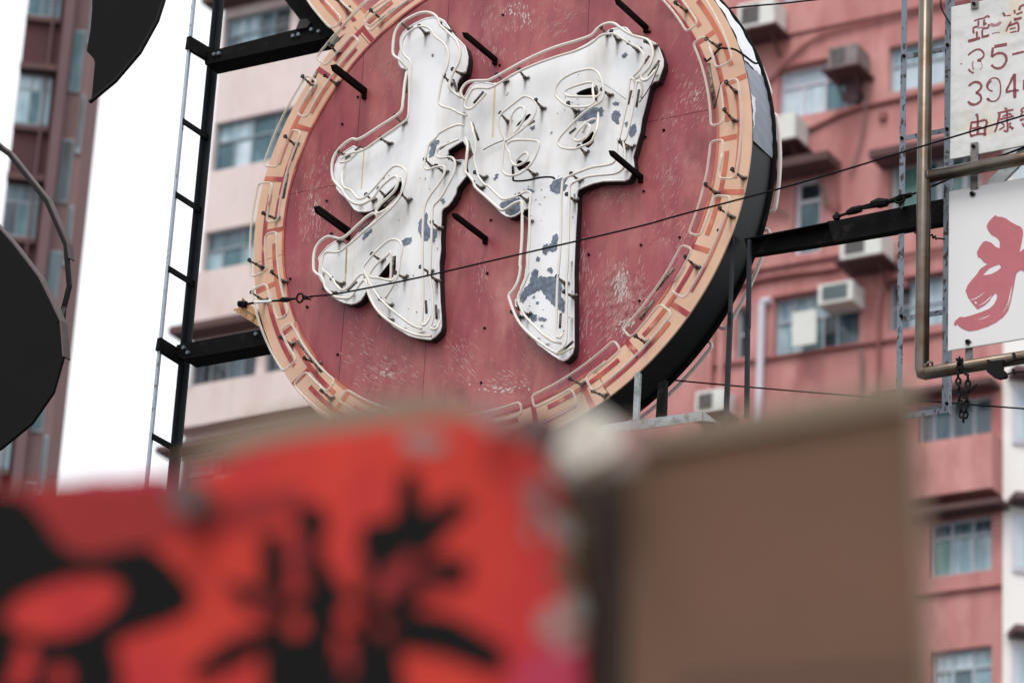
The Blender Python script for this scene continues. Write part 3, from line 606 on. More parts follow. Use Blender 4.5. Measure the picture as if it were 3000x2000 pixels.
# beige ring in sheets, drum side, back
for a0, a1 in ((-12, 40), (40.15, 85), (85.15, 130), (130.15, 187), (187.15, 240), (240.15, 300), (300.15, 347.85)):
    mesh('ring_panel', ring_sector(RI, RO, a0, a1, ZF-.012, ZF, 40), M['beige'], parent=sign)
n = 160
V = [(CX+(RO-.004)*math.cos(2*math.pi*i/n), CY+(RO-.004)*math.sin(2*math.pi*i/n), z) for z in (ZF-.012, ZF-DP) for i in range(n)]
mesh('drum_side', (V, [(i, i+n, (i+1) % n+n, (i+1) % n) for i in range(n)]), M['drum'], parent=sign, smooth=True)
mesh('back_panel', plate(arc(RO-.004, 0, 360, 120)[:-1], ZF-DP-.01, ZF-DP), M['red'], parent=sign)
mesh('drum_rim', (lambda t: t)(tube([(CX+(RO+.004)*math.cos(2*math.pi*i/n), CY+(RO+.004)*math.sin(2*math.pi*i/n), ZF-DP) for i in range(n)], .014, 6, closed=True)), M['black'], parent=sign)
# torn bright foil on the upper right of the side
def side_patch(a0, a1, f0, f1, r, n=24, amp=.004, wob=.03):
    V, Fc = [], []
    for i in range(n+1):
        a = math.radians(a0+(a1-a0)*i/n); u0 = f0+wob*math.sin(i*2.1)*.6; u1 = f1(i/n) if callable(f1) else f1+wob*math.sin(i*1.3)
        for k in range(7):
            u = u0+(u1-u0)*k/6; rr = r+amp*math.sin(i*1.7+k)+amp*.6*math.sin(k*2.3)
            V.append((CX+rr*math.cos(a), CY+rr*math.sin(a), ZF-.005-DP*u))
    for i in range(n):
        for k in range(6): q = i*7+k; Fc.append((q, q+1, q+8, q+7))
    return V, Fc
mesh('torn_foil', side_patch(17, 52, .02, lambda t: .78+.05*math.sin(9*t), RO+.006), M['silver'], parent=sign, smooth=True)
mesh('torn_foil', side_patch(1.5, 9, .0, lambda t: .16*t+.02, RO+.006, 8, .002), M['silver'], parent=sign, smooth=True)
mesh('side_sky_sheen', side_patch(-1, 17.5, .01, lambda t: .9, RO+.003, 20, .0015, .02), mat('blue_grey_sky_sheen', (100, 106, 122), .3, var=.12, vscale=5, spec=.6), parent=sign, smooth=True)  # sky reflection on the drum side, painted as a blue grey layer

# fret stripes: bars every 12.857 deg, alternating inner / outer, with T arcs
SP = 360/28; OFF = .6
for k in range(28):
    a = OFF+SP*k; inner = (k % 2 == 0); ja = rng.uniform(-.4, .4)
    hw = .58
    r0, r1 = (RI+.002, 1.53) if inner else (1.49, RO-.002)
    mesh('fret_bar', ring_sector(r0, r1, a-hw+ja, a+hw+ja, ZF+.0005, ZF+.0015, 3), M['stripe'], parent=sign)
    rc = 1.548 if inner else 1.474
    e = rng.uniform(.70, .76)
    mesh('fret_arc', ring_sector(rc-.0135, rc+.0135, a-SP*e, a+SP*e, ZF+.0020, ZF+.0030, 16), M['stripe'], parent=sign)
mesh('edge_line', ring_sector(RI-.003, RI+.010, 0, 359.9, ZF+.0034, ZF+.0042, 120), M['stripe'], parent=sign)
# ring tubes (meander)
def fillet(pts, r, n=5):
    out = []
    pts = [np.array(p, float) for p in pts]
    for i, p in enumerate(pts):
        if i == 0 or i == len(pts)-1: out.append(tuple(p)); continue
        a, b = pts[i-1]-p, pts[i+1]-p; la, lb = np.linalg.norm(a), np.linalg.norm(b)
        q = min(r, la*.48, lb*.48); A0, B0 = p+a/la*q, p+b/lb*q
        for k in range(n+1):
            t = k/n; out.append(tuple((1-t)**2*A0+2*t*(1-t)*p+t*t*B0))
    return out
TX, TY = CX+.024, CY-.022
def pol(r, a, cx=TX, cy=TY): a = math.radians(a); return (cx+r*math.cos(a), cy+r*math.sin(a))
def leg(r, a0, a1, cx=TX, cy=TY):
    n = max(2, int(abs(a1-a0)/2.2)); return [pol(r, a0+(a1-a0)*i/n, cx, cy) for i in range(n+1)]
ZT = ZF+.12
def meander(cx, cy, zt, m, name, rad, legs=(1.408, 1.487, 1.592), ks=range(14), gapk=()):
    ri, rm, ro = legs
    for k in ks:
        ai = OFF+SP*(2*k+1)          # outer bar centre: the inner leg goes round it
        j = rng.uniform(-.8, .8)
        seg = leg(rm, ai+SP*.5-2.6, ai+SP*.86+j, cx, cy)
        seg += leg(ri, ai+SP*.86+j, ai-SP*.86, cx, cy)
        seg += leg(rm, ai-SP*.86, ai-SP*.14, cx, cy)
        seg += leg(ro, ai-SP*.14, ai-SP*1.86+j*.5, cx, cy)
        seg += leg(rm, ai-SP*1.86+j*.5, ai-SP*1.5+1.2, cx, cy)
        c2 = []
        # round the four U turns only
        pts = fillet(seg, .034, 4)
        mesh(name, tube([(x, y, zt+.012*math.sin(k*1.7)) for x, y in pts], rad, 8), m, parent=sign, smooth=True)
meander(TX, TY, ZT, M['clear'], 'ring_tube', .0072)
meander(CX-.0, CY+.0, ZF-DP-.12, M['tube'], 'back_ring_tube', .0115, (1.43, 1.51, 1.60))

# brackets (tube supports): tapered glass stalk plus a twist of wire
def bracket_mesh(h, r0, r1):
    a = tube([(0, 0, 0), (0, 0, h*.22), (0, 0, h*.27), (0, 0, h*.55), (0, 0, h*.6), (0, 0, h*.9), (0, 0, h)], [r0*1.3, r0*1.15, r0*.8, r0*.85, r1*.8, r1, r1*1.1], 7)
    t = tube([(math.cos(q)*.0095, math.sin(q)*.0095+.004, h+.002) for q in [i*math.pi/4 for i in range(8)]], .0045, 5, closed=True)
    t2 = tube([(0, -.012, h-.01), (.006, 0, h-.004), (0, .014, h+.002)], .0035, 5)
    s = tube([(.02, .004, .001), (.02, .004, .012)], .009, 7)
    return a, join(t, t2), s
def brmeshes(h, tag_):
    out = []
    for nm, vf, m in zip(('tube_bracket', 'tie_wire', 'clip'), bracket_mesh(h, .0098, .0066), (M['bracket'], M['wiretie'], M['plate'])):
        me = bpy.data.meshes.new(nm+tag_); me.from_pydata(vf[0], [], vf[1]); me.materials.append(m); me.shade_smooth(); out.append(me)
    return out
BL, BR_ = brmeshes(.095, '_letter'), brmeshes(.125, '_ring')
def place_brackets(pts_src, ztip, ms, h):
    for s in pts_src:
        x, y = P([s], ztip)[0]
        o = inst(ms[0], 'tube_bracket', sign, (float(x), float(y), ztip-h), (rng.uniform(-.12, .12), rng.uniform(-.12, .12), rng.uniform(-.5, .5)))
        for nm, me in (('tie_wire', ms[1]), ('clip', ms[2])):
            c = bpy.data.objects.new(nm, me); col.objects.link(c); c.parent = o
ring_br = cG([(1120, 500), (850, 855), (1110, 830)])+cH([(660, 75), (450, 880), (290, 1410)])+cI([(530, 5), (320, 215), (620, 695), (1040, 1280), (900, 900)])+cJ([(680, 410), (850, 1225), (870, 905), (330, 20)])+cK([(950, 430), (650, 590), (820, 850), (445, 1405)])+cF([(1670, 980), (970, 1435), (1215, 1560)])+cA([(770, 125), (390, 10)])
place_brackets(ring_br, ZT, BR_, .12)

# the white character: raised box letter
LZ = ZF+.062
outline = cA([(1440, 185), (1370, 195), (1300, 222), (1230, 258), (1180, 290), (1110, 355), (1080, 410), (1073, 470), (1078, 540), (1062, 590), (1050, 640), (1062, 700), (1090, 745), (1140, 760), (1165, 800), (1168, 1000), (1163, 1120), (1166, 1270), (1150, 1318), (1100, 1350), (980, 1440), (840, 1530)]) + \
    cC([(860, 95), (760, 165), (690, 205), (640, 195), (570, 166), (480, 222), (405, 298), (368, 380), (360, 480), (376, 565), (385, 640), (420, 685), (478, 735), (530, 800), (575, 865), (620, 889), (700, 893), (770, 882), (830, 835), (890, 765), (935, 690), (1020, 612), (1060, 570), (1098, 548), (1100, 600), (1086, 660), (1052, 722), (965, 802), (850, 920), (740, 1030), (620, 1118), (530, 1218), (492, 1250), (440, 1216), (370, 1204), (283, 1264), (217, 1340), (185, 1390), (196, 1450), (188, 1540)]) + \
    cE([(186, 330), (214, 385), (258, 450), (280, 490), (330, 552), (400, 600), (470, 630), (540, 645), (600, 632), (652, 600), (690, 545), (716, 492), (745, 540), (790, 630), (850, 706), (876, 770), (935, 820), (1000, 880), (1090, 935), (1170, 985), (1250, 1010), (1330, 1022), (1410, 1030), (1470, 990), (1518, 935), (1533, 880), (1530, 760), (1517, 600), (1510, 400), (1507, 180)]) + \
    cC([(1512, 1400), (1525, 1290), (1520, 1180), (1530, 1000), (1536, 880), (1555, 852), (1605, 822), (1645, 770), (1690, 690), (1703, 625), (1752, 562), (1800, 500), (1786, 450), (1785, 322), (1745, 318), (1700, 326), (1645, 292), (1605, 272), (1606, 216), (1690, 162), (1765, 118), (1802, 182), (1856, 188), (1870, 280), (1828, 330), (1818, 400), (1832, 480), (1862, 560), (1885, 612), (1960, 690), (2080, 800)]) + \
    cD([(170, 882), (205, 915), (250, 941), (300, 951), (350, 936), (400, 904), (440, 872), (492, 852), (492, 950), (490, 1060), (480, 1220), (465, 1400)]) + \
    cF([(468, 200), (448, 350), (405, 450), (380, 560), (346, 592), (346, 655), (398, 725), (414, 830), (450, 920), (540, 1010), (600, 1085), (665, 1132), (740, 1190), (820, 1242), (870, 1262), (920, 1240), (975, 1175), (993, 1100), (992, 700), (990, 300)]) + \
    cD([(1000, 1300), (1010, 1080), (1025, 850), (1025, 692), (1037, 650), (1100, 620), (1200, 582), (1300, 560), (1400, 556), (1540, 555), (1592, 530), (1618, 480), (1648, 400), (1640, 335), (1633, 290), (1678, 130), (1712, 10)]) + \
    cB([(1730, 1300), (1765, 1170), (1792, 1060), (1818, 945), (1855, 898), (1912, 880), (1932, 820), (1966, 720), (1965, 650), (1940, 580), (1912, 505), (1888, 474), (1840, 450), (1780, 412), (1715, 398), (1645, 388), (1600, 340), (1570, 303), (1530, 294), (1460, 305), (1400, 312), (1350, 345), (1270, 395), (1200, 432), (1100, 495), (1000, 545), (830, 602), (600, 682), (400, 772), (290, 835), (200, 882), (130, 914), (60, 900)]) + \
    cA([(1985, 890), (1900, 898), (1850, 932), (1815, 980), (1785, 1045), (1742, 1050), (1702, 985), (1702, 920), (1722, 872), (1762, 822), (1800, 780), (1818, 700), (1822, 620), (1810, 560), (1790, 502), (1742, 450), (1682, 392), (1642, 340), (1612, 290), (1562, 222), (1502, 192)])
holes = [cB([(1012, 1018), (1060, 990), (1130, 965), (1195, 948), (1245, 958), (1258, 1000), (1252, 1065), (1235, 1108), (1218, 1095), (1195, 1048), (1110, 1046), (1030, 1040)]),
         cB([(350, 1388), (380, 1340), (440, 1285), (500, 1240), (522, 1250), (490, 1295), (420, 1350)]),
         cB([(1072, 1560), (1120, 1490), (1198, 1430), (1214, 1480), (1205, 1560), (1150, 1545+70), (1095, 1635+70-110)]),
         cD([(365, 322), (410, 328), (440, 350), (512, 336), (508, 362), (450, 412), (390, 442), (362, 402)]),
         cE([(832, 348), (900, 262), (955, 195), (1000, 118), (1036, 110), (1032, 270), (1000, 348), (940, 356)]),
         cC([(880, 525), (900, 505), (915, 515), (905, 535), (885, 540)])]
o2 = [tuple(q) for q in P(outline, LZ)]
h2 = [[tuple(q) for q in P(h, LZ)] for h in holes]
def letter_face():
    bm = bmesh.new(); v, f = plate(o2, LZ-.004, LZ, h2)
    return v, f
V, Fc = letter_face()
mesh('character_face', (V, Fc), M['letter'], parent=sign)
def ribbon(loop, z0, z1, closed=True):
    n = len(loop); V = [(x, y, z1) for x, y in loop]+[(x, y, z0) for x, y in loop]
    return V, [(i, i+n, (i+1) % n+n, (i+1) % n) for i in range(n)]
def shrink(loop, d):
    p = [np.array(q) for q in loop]; s = 1 if area2(loop) > 0 else -1; out = []
    for i in range(len(p)):
        t = p[(i+1) % len(p)]-p[i-1]; t = t/np.linalg.norm(t); out.append(tuple(p[i]+np.array([-t[1], t[0]])*d*s))
    return out
mesh('character_side', join(ribbon(shrink(o2, .004), ZF-.002, LZ-.005), *[ribbon(h, ZF-.002, LZ-.005) for h in h2]), M['letter_side'], parent=sign)
# folded white lip round the face edge
mesh('character_lip', tube([(x, y, LZ-.002) for x, y in shrink(o2, .005)], .006, 6, closed=True), M['letter'], parent=sign, smooth=True)
# bare metal patches, as thin flakes of missing paint
def flake(src, j=.0055):
    p = [tuple(q) for q in P(src, LZ)]; out = []
    for i in range(len(p)):
        a, b = np.array(p[i]), np.array(p[(i+1) % len(p)])
        for k in range(4):
            q = a+(b-a)*k/4; out.append((q[0]+rng.uniform(-j, j), q[1]+rng.uniform(-j, j)))
    return plate(out, LZ+.0006, LZ+.0016)
flakes = [cF([(530, 290), (560, 250), (590, 262), (598, 320), (590, 350), (650, 335), (720, 340), (800, 335), (850, 380), (858, 470), (858, 570), (892, 595), (892, 700), (870, 735), (830, 700), (780, 670), (735, 620), (690, 575), (640, 490), (600, 490), (540, 530), (480, 560), (440, 625), (400, 610), (410, 540), (450, 470), (495, 430), (520, 360)]),
          cF([(350, 610), (385, 620), (395, 660), (360, 675), (345, 650)]), cF([(500, 740), (540, 745), (585, 765), (590, 810), (545, 835), (510, 800)]), cF([(605, 780), (690, 785), (690, 820), (640, 830), (605, 810)]),
          cF([(690, 265), (740, 235), (765, 270), (760, 305), (730, 310), (740, 270), (705, 285)]), cF([(600, 115), (622, 135), (605, 180), (575, 180), (580, 135)]),
          cD([(640, 1290), (665, 1245), (690, 1240), (720, 1260), (745, 1210), (755, 1165), (800, 1125), (815, 1150), (815, 1290), (770, 1325), (720, 1310), (680, 1365), (650, 1340)]),
          cF([(535, 560), (565, 548), (565, 575), (545, 585)]), cF([(580, 620), (605, 605), (612, 640), (590, 650)]), cF([(625, 870), (650, 868), (660, 890), (640, 890)]),
          cD([(730, 610), (760, 555), (830, 520), (930, 520), (890, 580), (915, 600), (890, 660), (830, 690), (780, 685), (735, 650)]),
          cD([(172, 810), (220, 775), (330, 745), (395, 735), (400, 780), (410, 870), (370, 920), (300, 935), (250, 900), (190, 850)]), cD([(440, 665), (490, 632), (545, 640), (562, 665), (545, 690), (500, 670)]),
          cB([(980, 1330), (1020, 1260), (1060, 1210), (1120, 1185), (1200, 1170), (1290, 1175), (1318, 1215), (1300, 1260), (1240, 1280), (1210, 1340), (1150, 1350), (1120, 1310), (1050, 1320), (1000, 1340)]),
          cB([(1400, 1130), (1440, 1110), (1478, 1112), (1475, 1150), (1430, 1150)]), cB([(1400, 1250), (1430, 1205), (1490, 1210), (1505, 1270), (1480, 1300), (1480, 1355), (1440, 1350), (1400, 1300)]),
          cB([(1540, 1340), (1575, 1325), (1570, 1400), (1545, 1390)]), cB([(1600, 1380), (1660, 1350), (1670, 1430), (1650, 1480), (1610, 1520), (1590, 1450)]),
          cB([(1512, 600), (1550, 575), (1580, 600), (1550, 640), (1515, 640)]), cB([(515, 1390), (545, 1370), (570, 1380), (560, 1410), (535, 1430), (512, 1415)]),
          cD([(115, 530), (140, 480), (165, 480), (165, 520), (130, 545)]), cB([(250, 1035), (265, 1018), (278, 1020), (265, 1045)]), cB([(735, 1450), (755, 1435), (755, 1460), (738, 1465)]),
          cC([(1400, 150), (1440, 130), (1480, 100), (1515, 110), (1500, 150), (1470, 190), (1450, 270), (1400, 300), (1400, 240), (1420, 200)]),
          cC([(665, 1180), (700, 1130), (770, 1065), (770, 1100), (720, 1170), (680, 1205)]), cC([(1100, 1210), (1140, 1170), (1200, 1165), (1205, 1220), (1150, 1250), (1110, 1265)]),
          cC([(1275, 1060), (1300, 980), (1330, 945), (1360, 890), (1375, 900), (1375, 1010), (1400, 1060), (1480, 1075), (1490, 1110), (1470, 1180), (1450, 1240), (1430, 1200), (1410, 1150), (1390, 1200), (1350, 1210), (1300, 1160)]),
          cC([(1520, 760), (1560, 745), (1575, 790), (1540, 810)]), cC([(1480, 1290), (1495, 1280), (1495, 1310)]), cA([(1425, 600), (1440, 590), (1448, 605), (1435, 622)])]
for fl in flakes: mesh('bare_metal_patch', flake(fl), M['bare'], parent=sign)
for c0, nn in (((1560, 700), 16), ((1650, 480), 14), ((1300, 700), 12), ((1580, 930), 12), ((1290, 900), 10)):
    for i in range(nn):
        s = (c0[0]+rng.uniform(-70, 70), c0[1]+rng.uniform(-50, 50))
        x, y = P([s], LZ)[0]
        inside = False; pts = o2
        for a in range(len(pts)):
            (xa, ya), (xb, yb_) = pts[a], pts[a-1]
            if (ya > y) != (yb_ > y) and x < (xb-xa)*(y-ya)/(yb_-ya)+xa: inside = not inside
        if inside: mesh('paint_chip', plate(ragged((x, y), rng.uniform(.002, .005), rng.uniform(.002, .006), 9, .3), LZ+.0006, LZ+.0014), M['bare'], parent=sign)
# yellow rust runs
M['runs'] = mat('rust_run', (214, 190, 150), .5, var=.1, vscale=20)
for s in ((cB([(118, 900), (140, 900), (112, 1500), (92, 1500)])), cC([(680, 215), (695, 215), (665, 640), (650, 640)]), cC([(492, 1255), (508, 1258), (500, 1560), (478, 1560)]), cE([(490, 0), (505, 0), (490, 440), (470, 440)])):
    mesh('rust_run', plate(P(s, LZ), LZ+.0002, LZ+.0005), M['runs'], parent=sign)

# letter tubes
T = [cA([(1722, 1045), (1640, 990), (1615, 940), (1630, 870), (1660, 790), (1720, 680), (1735, 560), (1700, 460), (1640, 390), (1530, 290), (1510, 260), (1480, 190), (1430, 150), (1350, 135), (1250, 160), (1110, 240), (1040, 320), (1010, 420), (1000, 560), (1015, 610), (1070, 650), (1110, 700), (1130, 750)]),
     cA([(1125, 760), (1115, 900), (1110, 1100), (1095, 1200), (1040, 1260), (870, 1370), (640, 1515), (560, 1515)])+cC([(480, 140), (400, 220), (350, 310), (335, 420), (350, 530), (400, 600), (450, 650), (480, 710), (540, 770), (600, 800), (680, 800), (780, 740), (830, 670), (900, 590), (1000, 510), (1045, 510), (1055, 560), (1030, 640), (960, 720), (880, 790), (820, 870), (830, 900), (880, 890), (1000, 790), (1075, 670)]),
     cA([(1785, 1240), (1720, 1230), (1640, 1190), (1540, 1160), (1500, 1120), (1505, 1040), (1540, 860), (1590, 740), (1610, 620), (1590, 530), (1540, 460), (1460, 400), (1420, 330), (1360, 295), (1280, 295), (1200, 330), (1130, 400), (1100, 470), (1105, 560), (1140, 620), (1190, 670), (1200, 740), (1185, 950), (1175, 1150), (1165, 1280), (1110, 1340), (980, 1430), (780, 1568)])+cC([(720, 190), (640, 230), (540, 250), (450, 300), (425, 340), (450, 350), (520, 310), (590, 215)]),
     cC([(440, 380), (430, 480), (450, 580), (480, 630), (540, 650), (580, 700), (620, 745), (680, 740), (740, 690), (830, 590), (920, 480), (1000, 400), (1070, 390), (1130, 430), (1145, 500), (1120, 620), (1080, 720), (1010, 820), (900, 920), (800, 1010), (700, 1090), (600, 1180), (500, 1260), (440, 1310), (380, 1330), (300, 1325), (250, 1350), (230, 1420), (225, 1490), (250, 1540)])+cE([(280, 300), (340, 360), (380, 430), (430, 480), (480, 480), (540, 430), (600, 360), (660, 310), (680, 330), (620, 395)]),
     cC([(640, 1100), (800, 970), (820, 920), (790, 905), (720, 940), (620, 1030), (500, 1140), (430, 1180), (360, 1165), (300, 1155), (230, 1190), (170, 1260), (140, 1350), (135, 1480)])+cE([(150, 290), (220, 340), (250, 400), (265, 460), (310, 510), (380, 560), (480, 575), (540, 565), (580, 510), (640, 420), (680, 380), (710, 400), (725, 480), (750, 560), (800, 660), (880, 760), (1000, 850), (1120, 920), (1250, 965), (1395, 965)]),
     cE([(890, 552), (960, 480), (1020, 400), (1060, 300), (1080, 150)])+cC([(1095, 1350), (1100, 1280), (1080, 1220), (1030, 1190), (960, 1200), (880, 1260), (780, 1360), (700, 1460), (680, 1500)])+cE([(690, 290), (740, 390), (800, 500), (880, 600), (1000, 710), (1100, 790), (1200, 860), (1290, 890)]),
     cE([(945, 400), (965, 250), (980, 90), (965, 75), (940, 110), (870, 160), (800, 230), (750, 310), (760, 345), (850, 355), (950, 370), (1000, 345)]),
     cC([(1690, 72), (1600, 130), (1520, 180), (1480, 230), (1480, 280), (1520, 300), (1610, 290), (1660, 310), (1680, 370), (1660, 480), (1600, 600), (1520, 740), (1440, 830), (1430, 950), (1420, 1200), (1405, 1540)])+cE([(1405, 360), (1430, 500), (1440, 700), (1435, 820), (1412, 880), (1430, 912), (1465, 890), (1482, 800)]),
     cA([(1745, 1350), (1700, 1348), (1600, 1400), (1500, 1460)])+cC([(1480, 70), (1400, 150), (1375, 230), (1350, 330), (1345, 400), (1380, 430), (1450, 405), (1540, 390), (1570, 420), (1550, 500), (1490, 600), (1400, 720), (1350, 830), (1330, 1000), (1325, 1300), (1322, 1540)])+cE([(1330, 400), (1330, 600), (1325, 780), (1312, 845), (1340, 870), (1370, 810), (1378, 750)]),
     cA([(1830, 940), (1790, 1070), (1750, 1050), (1745, 990), (1790, 920), (1860, 885), (2000, 880)])+cB([(60, 875), (160, 825), (400, 690), (600, 590), (800, 510), (1000, 450), (1170, 390), (1230, 330), (1290, 280), (1360, 255), (1430, 260), (1500, 310), (1620, 385), (1780, 430), (1830, 490), (1850, 600), (1810, 730), (1730, 820), (1725, 860), (1760, 880), (1810, 820), (1850, 740)]),
     cA([(1990, 1000), (1870, 1150), (1820, 1190), (1785, 1160), (1800, 1100), (1850, 1000), (1900, 965), (2000, 962)])+cB([(60, 965), (140, 930), (220, 880), (380, 785), (600, 690), (830, 610), (1000, 560), (1170, 480), (1280, 390), (1380, 370), (1450, 380), (1530, 430), (1620, 490), (1700, 530), (1750, 600), (1750, 680), (1700, 770), (1640, 830), (1660, 845), (1740, 750)]),
     cB([(1610, 1050), (1640, 930), (1640, 870), (1615, 858), (1595, 900), (1570, 1100), (1530, 1300), (1480, 1520)])+cD([(1460, 130), (1455, 280), (1420, 350), (1340, 380), (1200, 400), (1080, 440), (960, 490), (880, 530), (860, 600), (850, 800), (845, 1200), (820, 1540)])+cF([(812, 350), (805, 500), (800, 700), (795, 950), (810, 1002), (830, 985), (838, 930)]),
     cB([(1690, 1050), (1722, 940), (1700, 890), (1670, 920), (1650, 1050), (1620, 1250), (1580, 1420), (1550, 1520)])+cD([(1530, 130), (1545, 260), (1540, 380), (1500, 440), (1420, 475), (1250, 490), (1120, 510), (1000, 560), (950, 600), (940, 680), (935, 900), (925, 1300), (915, 1540)])+cF([(910, 350), (910, 700), (905, 1000), (885, 1090), (840, 1135), (800, 1180), (860, 1150), (950, 1080)]),
     cA([(1820, 1310), (1860, 1400)])+cC([(1870, 0), (1900, 100), (1905, 200), (1890, 300), (1895, 360), (1920, 440), (1935, 510), (2000, 590)])+cD([(60, 610), (150, 700), (210, 750), (280, 745), (380, 710), (460, 670), (510, 680), (515, 740), (505, 900), (505, 1200), (490, 1400), (485, 1530)])+cF([(490, 300), (440, 430), (380, 560), (400, 660), (450, 760), (550, 870), (650, 970), (740, 1030), (825, 1045)]),
     cC([(1760, 60), (1800, 140), (1810, 250), (1790, 440), (1830, 490), (1880, 560), (1900, 620), (2000, 710)])+cD([(100, 790), (190, 865), (240, 860), (330, 800), (400, 775), (425, 800), (425, 950), (420, 1200), (400, 1450)])+cF([(405, 250), (380, 380), (330, 480), (280, 540), (290, 600), (340, 740), (400, 850), (500, 960), (620, 1060), (740, 1140), (790, 1165)]),
     cB([(1170, 880), (1180, 960), (1205, 1080), (1195, 1130), (1150, 1160), (1050, 1170), (930, 1160), (840, 1100), (785, 1030), (800, 940), (870, 860), (1000, 790), (1150, 755), (1230, 775), (1280, 850), (1310, 960), (1300, 1080), (1250, 1130), (1150, 1190), (1050, 1270), (950, 1370), (850, 1480), (815, 1540)])+cD([(815, 150), (835, 175), (880, 195), (980, 205), (1060, 180), (1170, 130), (1210, 60)])+cB([(1232, 1430), (1238, 1330), (1225, 1205)]),
     cB([(1170, 880), (1120, 890), (1000, 940), (910, 980), (890, 1020), (930, 1050), (1050, 1055), (1170, 1055), (1230, 1040), (1240, 1000)]),
     cB([(1200, 1270), (1130, 1310), (1060, 1400), (1000, 1480), (990, 1520), (1040, 1540), (1120, 1500), (1170, 1420), (1150, 1360), (1110, 1360), (1060, 1430)]),
     cB([(225, 1530), (180, 1430), (165, 1330), (190, 1250), (270, 1180), (360, 1110), (440, 1055), (510, 1065), (560, 1110), (575, 1190), (540, 1290), (450, 1390), (350, 1470), (255, 1530)])+cD([(230, 130), (215, 250), (205, 400), (230, 470), (290, 495), (380, 480), (460, 430), (540, 340), (590, 230), (610, 150), (580, 115), (450, 105), (330, 110), (260, 150), (260, 200), (290, 260), (300, 330), (340, 380), (400, 375), (470, 330), (490, 270), (460, 245), (400, 260), (335, 310)]),
     cB([(285, 1480), (285, 1350), (310, 1260), (360, 1190), (420, 1165), (455, 1200), (450, 1270), (390, 1360), (310, 1440)])]
ZL = LZ+.095
for i, t in enumerate(T):
    p = smooth2([tuple(q) for q in P(t, ZL)], False, 3)
    rr = .0086 if i in (0, 1, 9, 14, 4) else .0073
    L_ = len(p); zz = []
    for j, (x, y) in enumerate(p): zz.append(ZL-(.03*max(0, 1-j/6)+.03*max(0, 1-(L_-1-j)/6)))
    mesh('character_tube', tube([(x, y, z) for (x, y), z in zip(p, zz)], rr, 8), M['tube'], parent=sign, smooth=True)
# electrodes: dark blackened tube ends
for a, b in ((cA([(1135, 780), (1150, 900)])), cA([(1150, 900), (1145, 1010)]), cA([(1660, 870), (1700, 1000)]), cA([(1990, 1000), (1880, 1130)]), cA([(1870, 1350), (1935, 1530)]), cC([(650, 170), (590, 220)]), cC([(630, 1100), (740, 1010)]), cC([(1020, 720), (900, 830)]), cC([(1510, 205), (1620, 130)]), cC([(1820, 120), (1865, 270)]),
             cE([(505, 495), (610, 395)]), cE([(1360, 600), (1368, 740)]), cE([(1470, 650), (1478, 800)]), cE([(1005, 130), (985, 330)]), cB([(1920, 660), (1800, 840)]), cB([(1810, 610), (1750, 700)]), cB([(1580, 1140), (1615, 990)]), cB([(1670, 1170), (1700, 980)]), cB([(940, 1460), (1010, 1400)]), cB([(1230, 940), (1245, 1010)]), cF([(845, 740), (835, 900)]), cF([(980, 1040), (880, 1140)]), cD([(325, 390), (330, 500)]), cB([(440, 1390), (560, 1320)])):
    q = S3([a, b], ZL-.035); mesh('electrode', tube(q, .0075, 7), M['electrode'], parent=sign, smooth=True)
lt = cA([(1095, 255), (1270, 300), (1520, 270), (1670, 740), (1545, 845), (1025, 1280), (870, 1500)])+cB([(1265, 305), (1380, 370), (1605, 480), (1785, 440), (150, 830), (370, 785), (555, 1110), (180, 1260), (1290, 965), (920, 1150), (1460, 1545), (1540, 1545)])+cC([(400, 210), (695, 705), (835, 660), (1080, 705), (325, 1150), (1345, 335), (1480, 400), (1610, 285), (790, 1360), (1420, 1005), (1320, 1490), (1910, 455), (1875, 570)])+cD([(1030, 185), (465, 415), (965, 480), (920, 705), (390, 700), (415, 925)])+cE([(350, 365), (260, 455), (875, 600), (880, 750), (1040, 290), (1390, 320)])+cF([(805, 350), (900, 495), (320, 715), (400, 695)])
place_brackets(lt, ZL, BL, .095)
# jumper wire between electrodes, loose wires
def wire(pts, r, parent=sign, m='cable', name='jumper_wire'): return mesh(name, tube(smooth2(pts, False, 4), r, 6), M[m], parent=parent)
wire(S3(cD([(320, 400), (325, 500), (340, 550), (480, 545), (620, 515), (740, 510), (780, 530)]), ZL-.03), .006)
wire(S3(cB([(1240, 870), (1400, 970), (1550, 1080)]), LZ+.03), .003, m='galv'); wire(S3(cB([(1920, 700), (1850, 880), (1780, 1010), (1700, 1120)]), LZ+.05), .003)
wire(S3(cD([(0, 215), (100, 160), (220, 110)]), LZ+.02), .003, m='electrode')
wire(S3(cJ([(640, 640), (660, 670), (720, 620), (800, 535), (870, 530), (960, 540), (1060, 600), (1180, 690), (1240, 680)]), ZF+.05), .006)
wire(S3(cJ([(815, 900), (790, 1000), (760, 1130), (740, 1190)]), ZF+.05), .003)
for a in (cG([(960, 900), (1010, 780)]), cH([(730, 330), (790, 160)]), cH([(640, 740), (690, 470)]), cJ([(680, 690), (745, 1170)]), cI([(800, 730), (1060, 1060)]), cF([(1880, 490), (2080, 250)]), cF([(1860, 600), (1710, 810)]), cG([(1990, 20), (1790, 140)])):
    mesh('electrode', tube(S3(a, ZT-.04), .010, 7), M['bracket'], parent=sign, smooth=True)

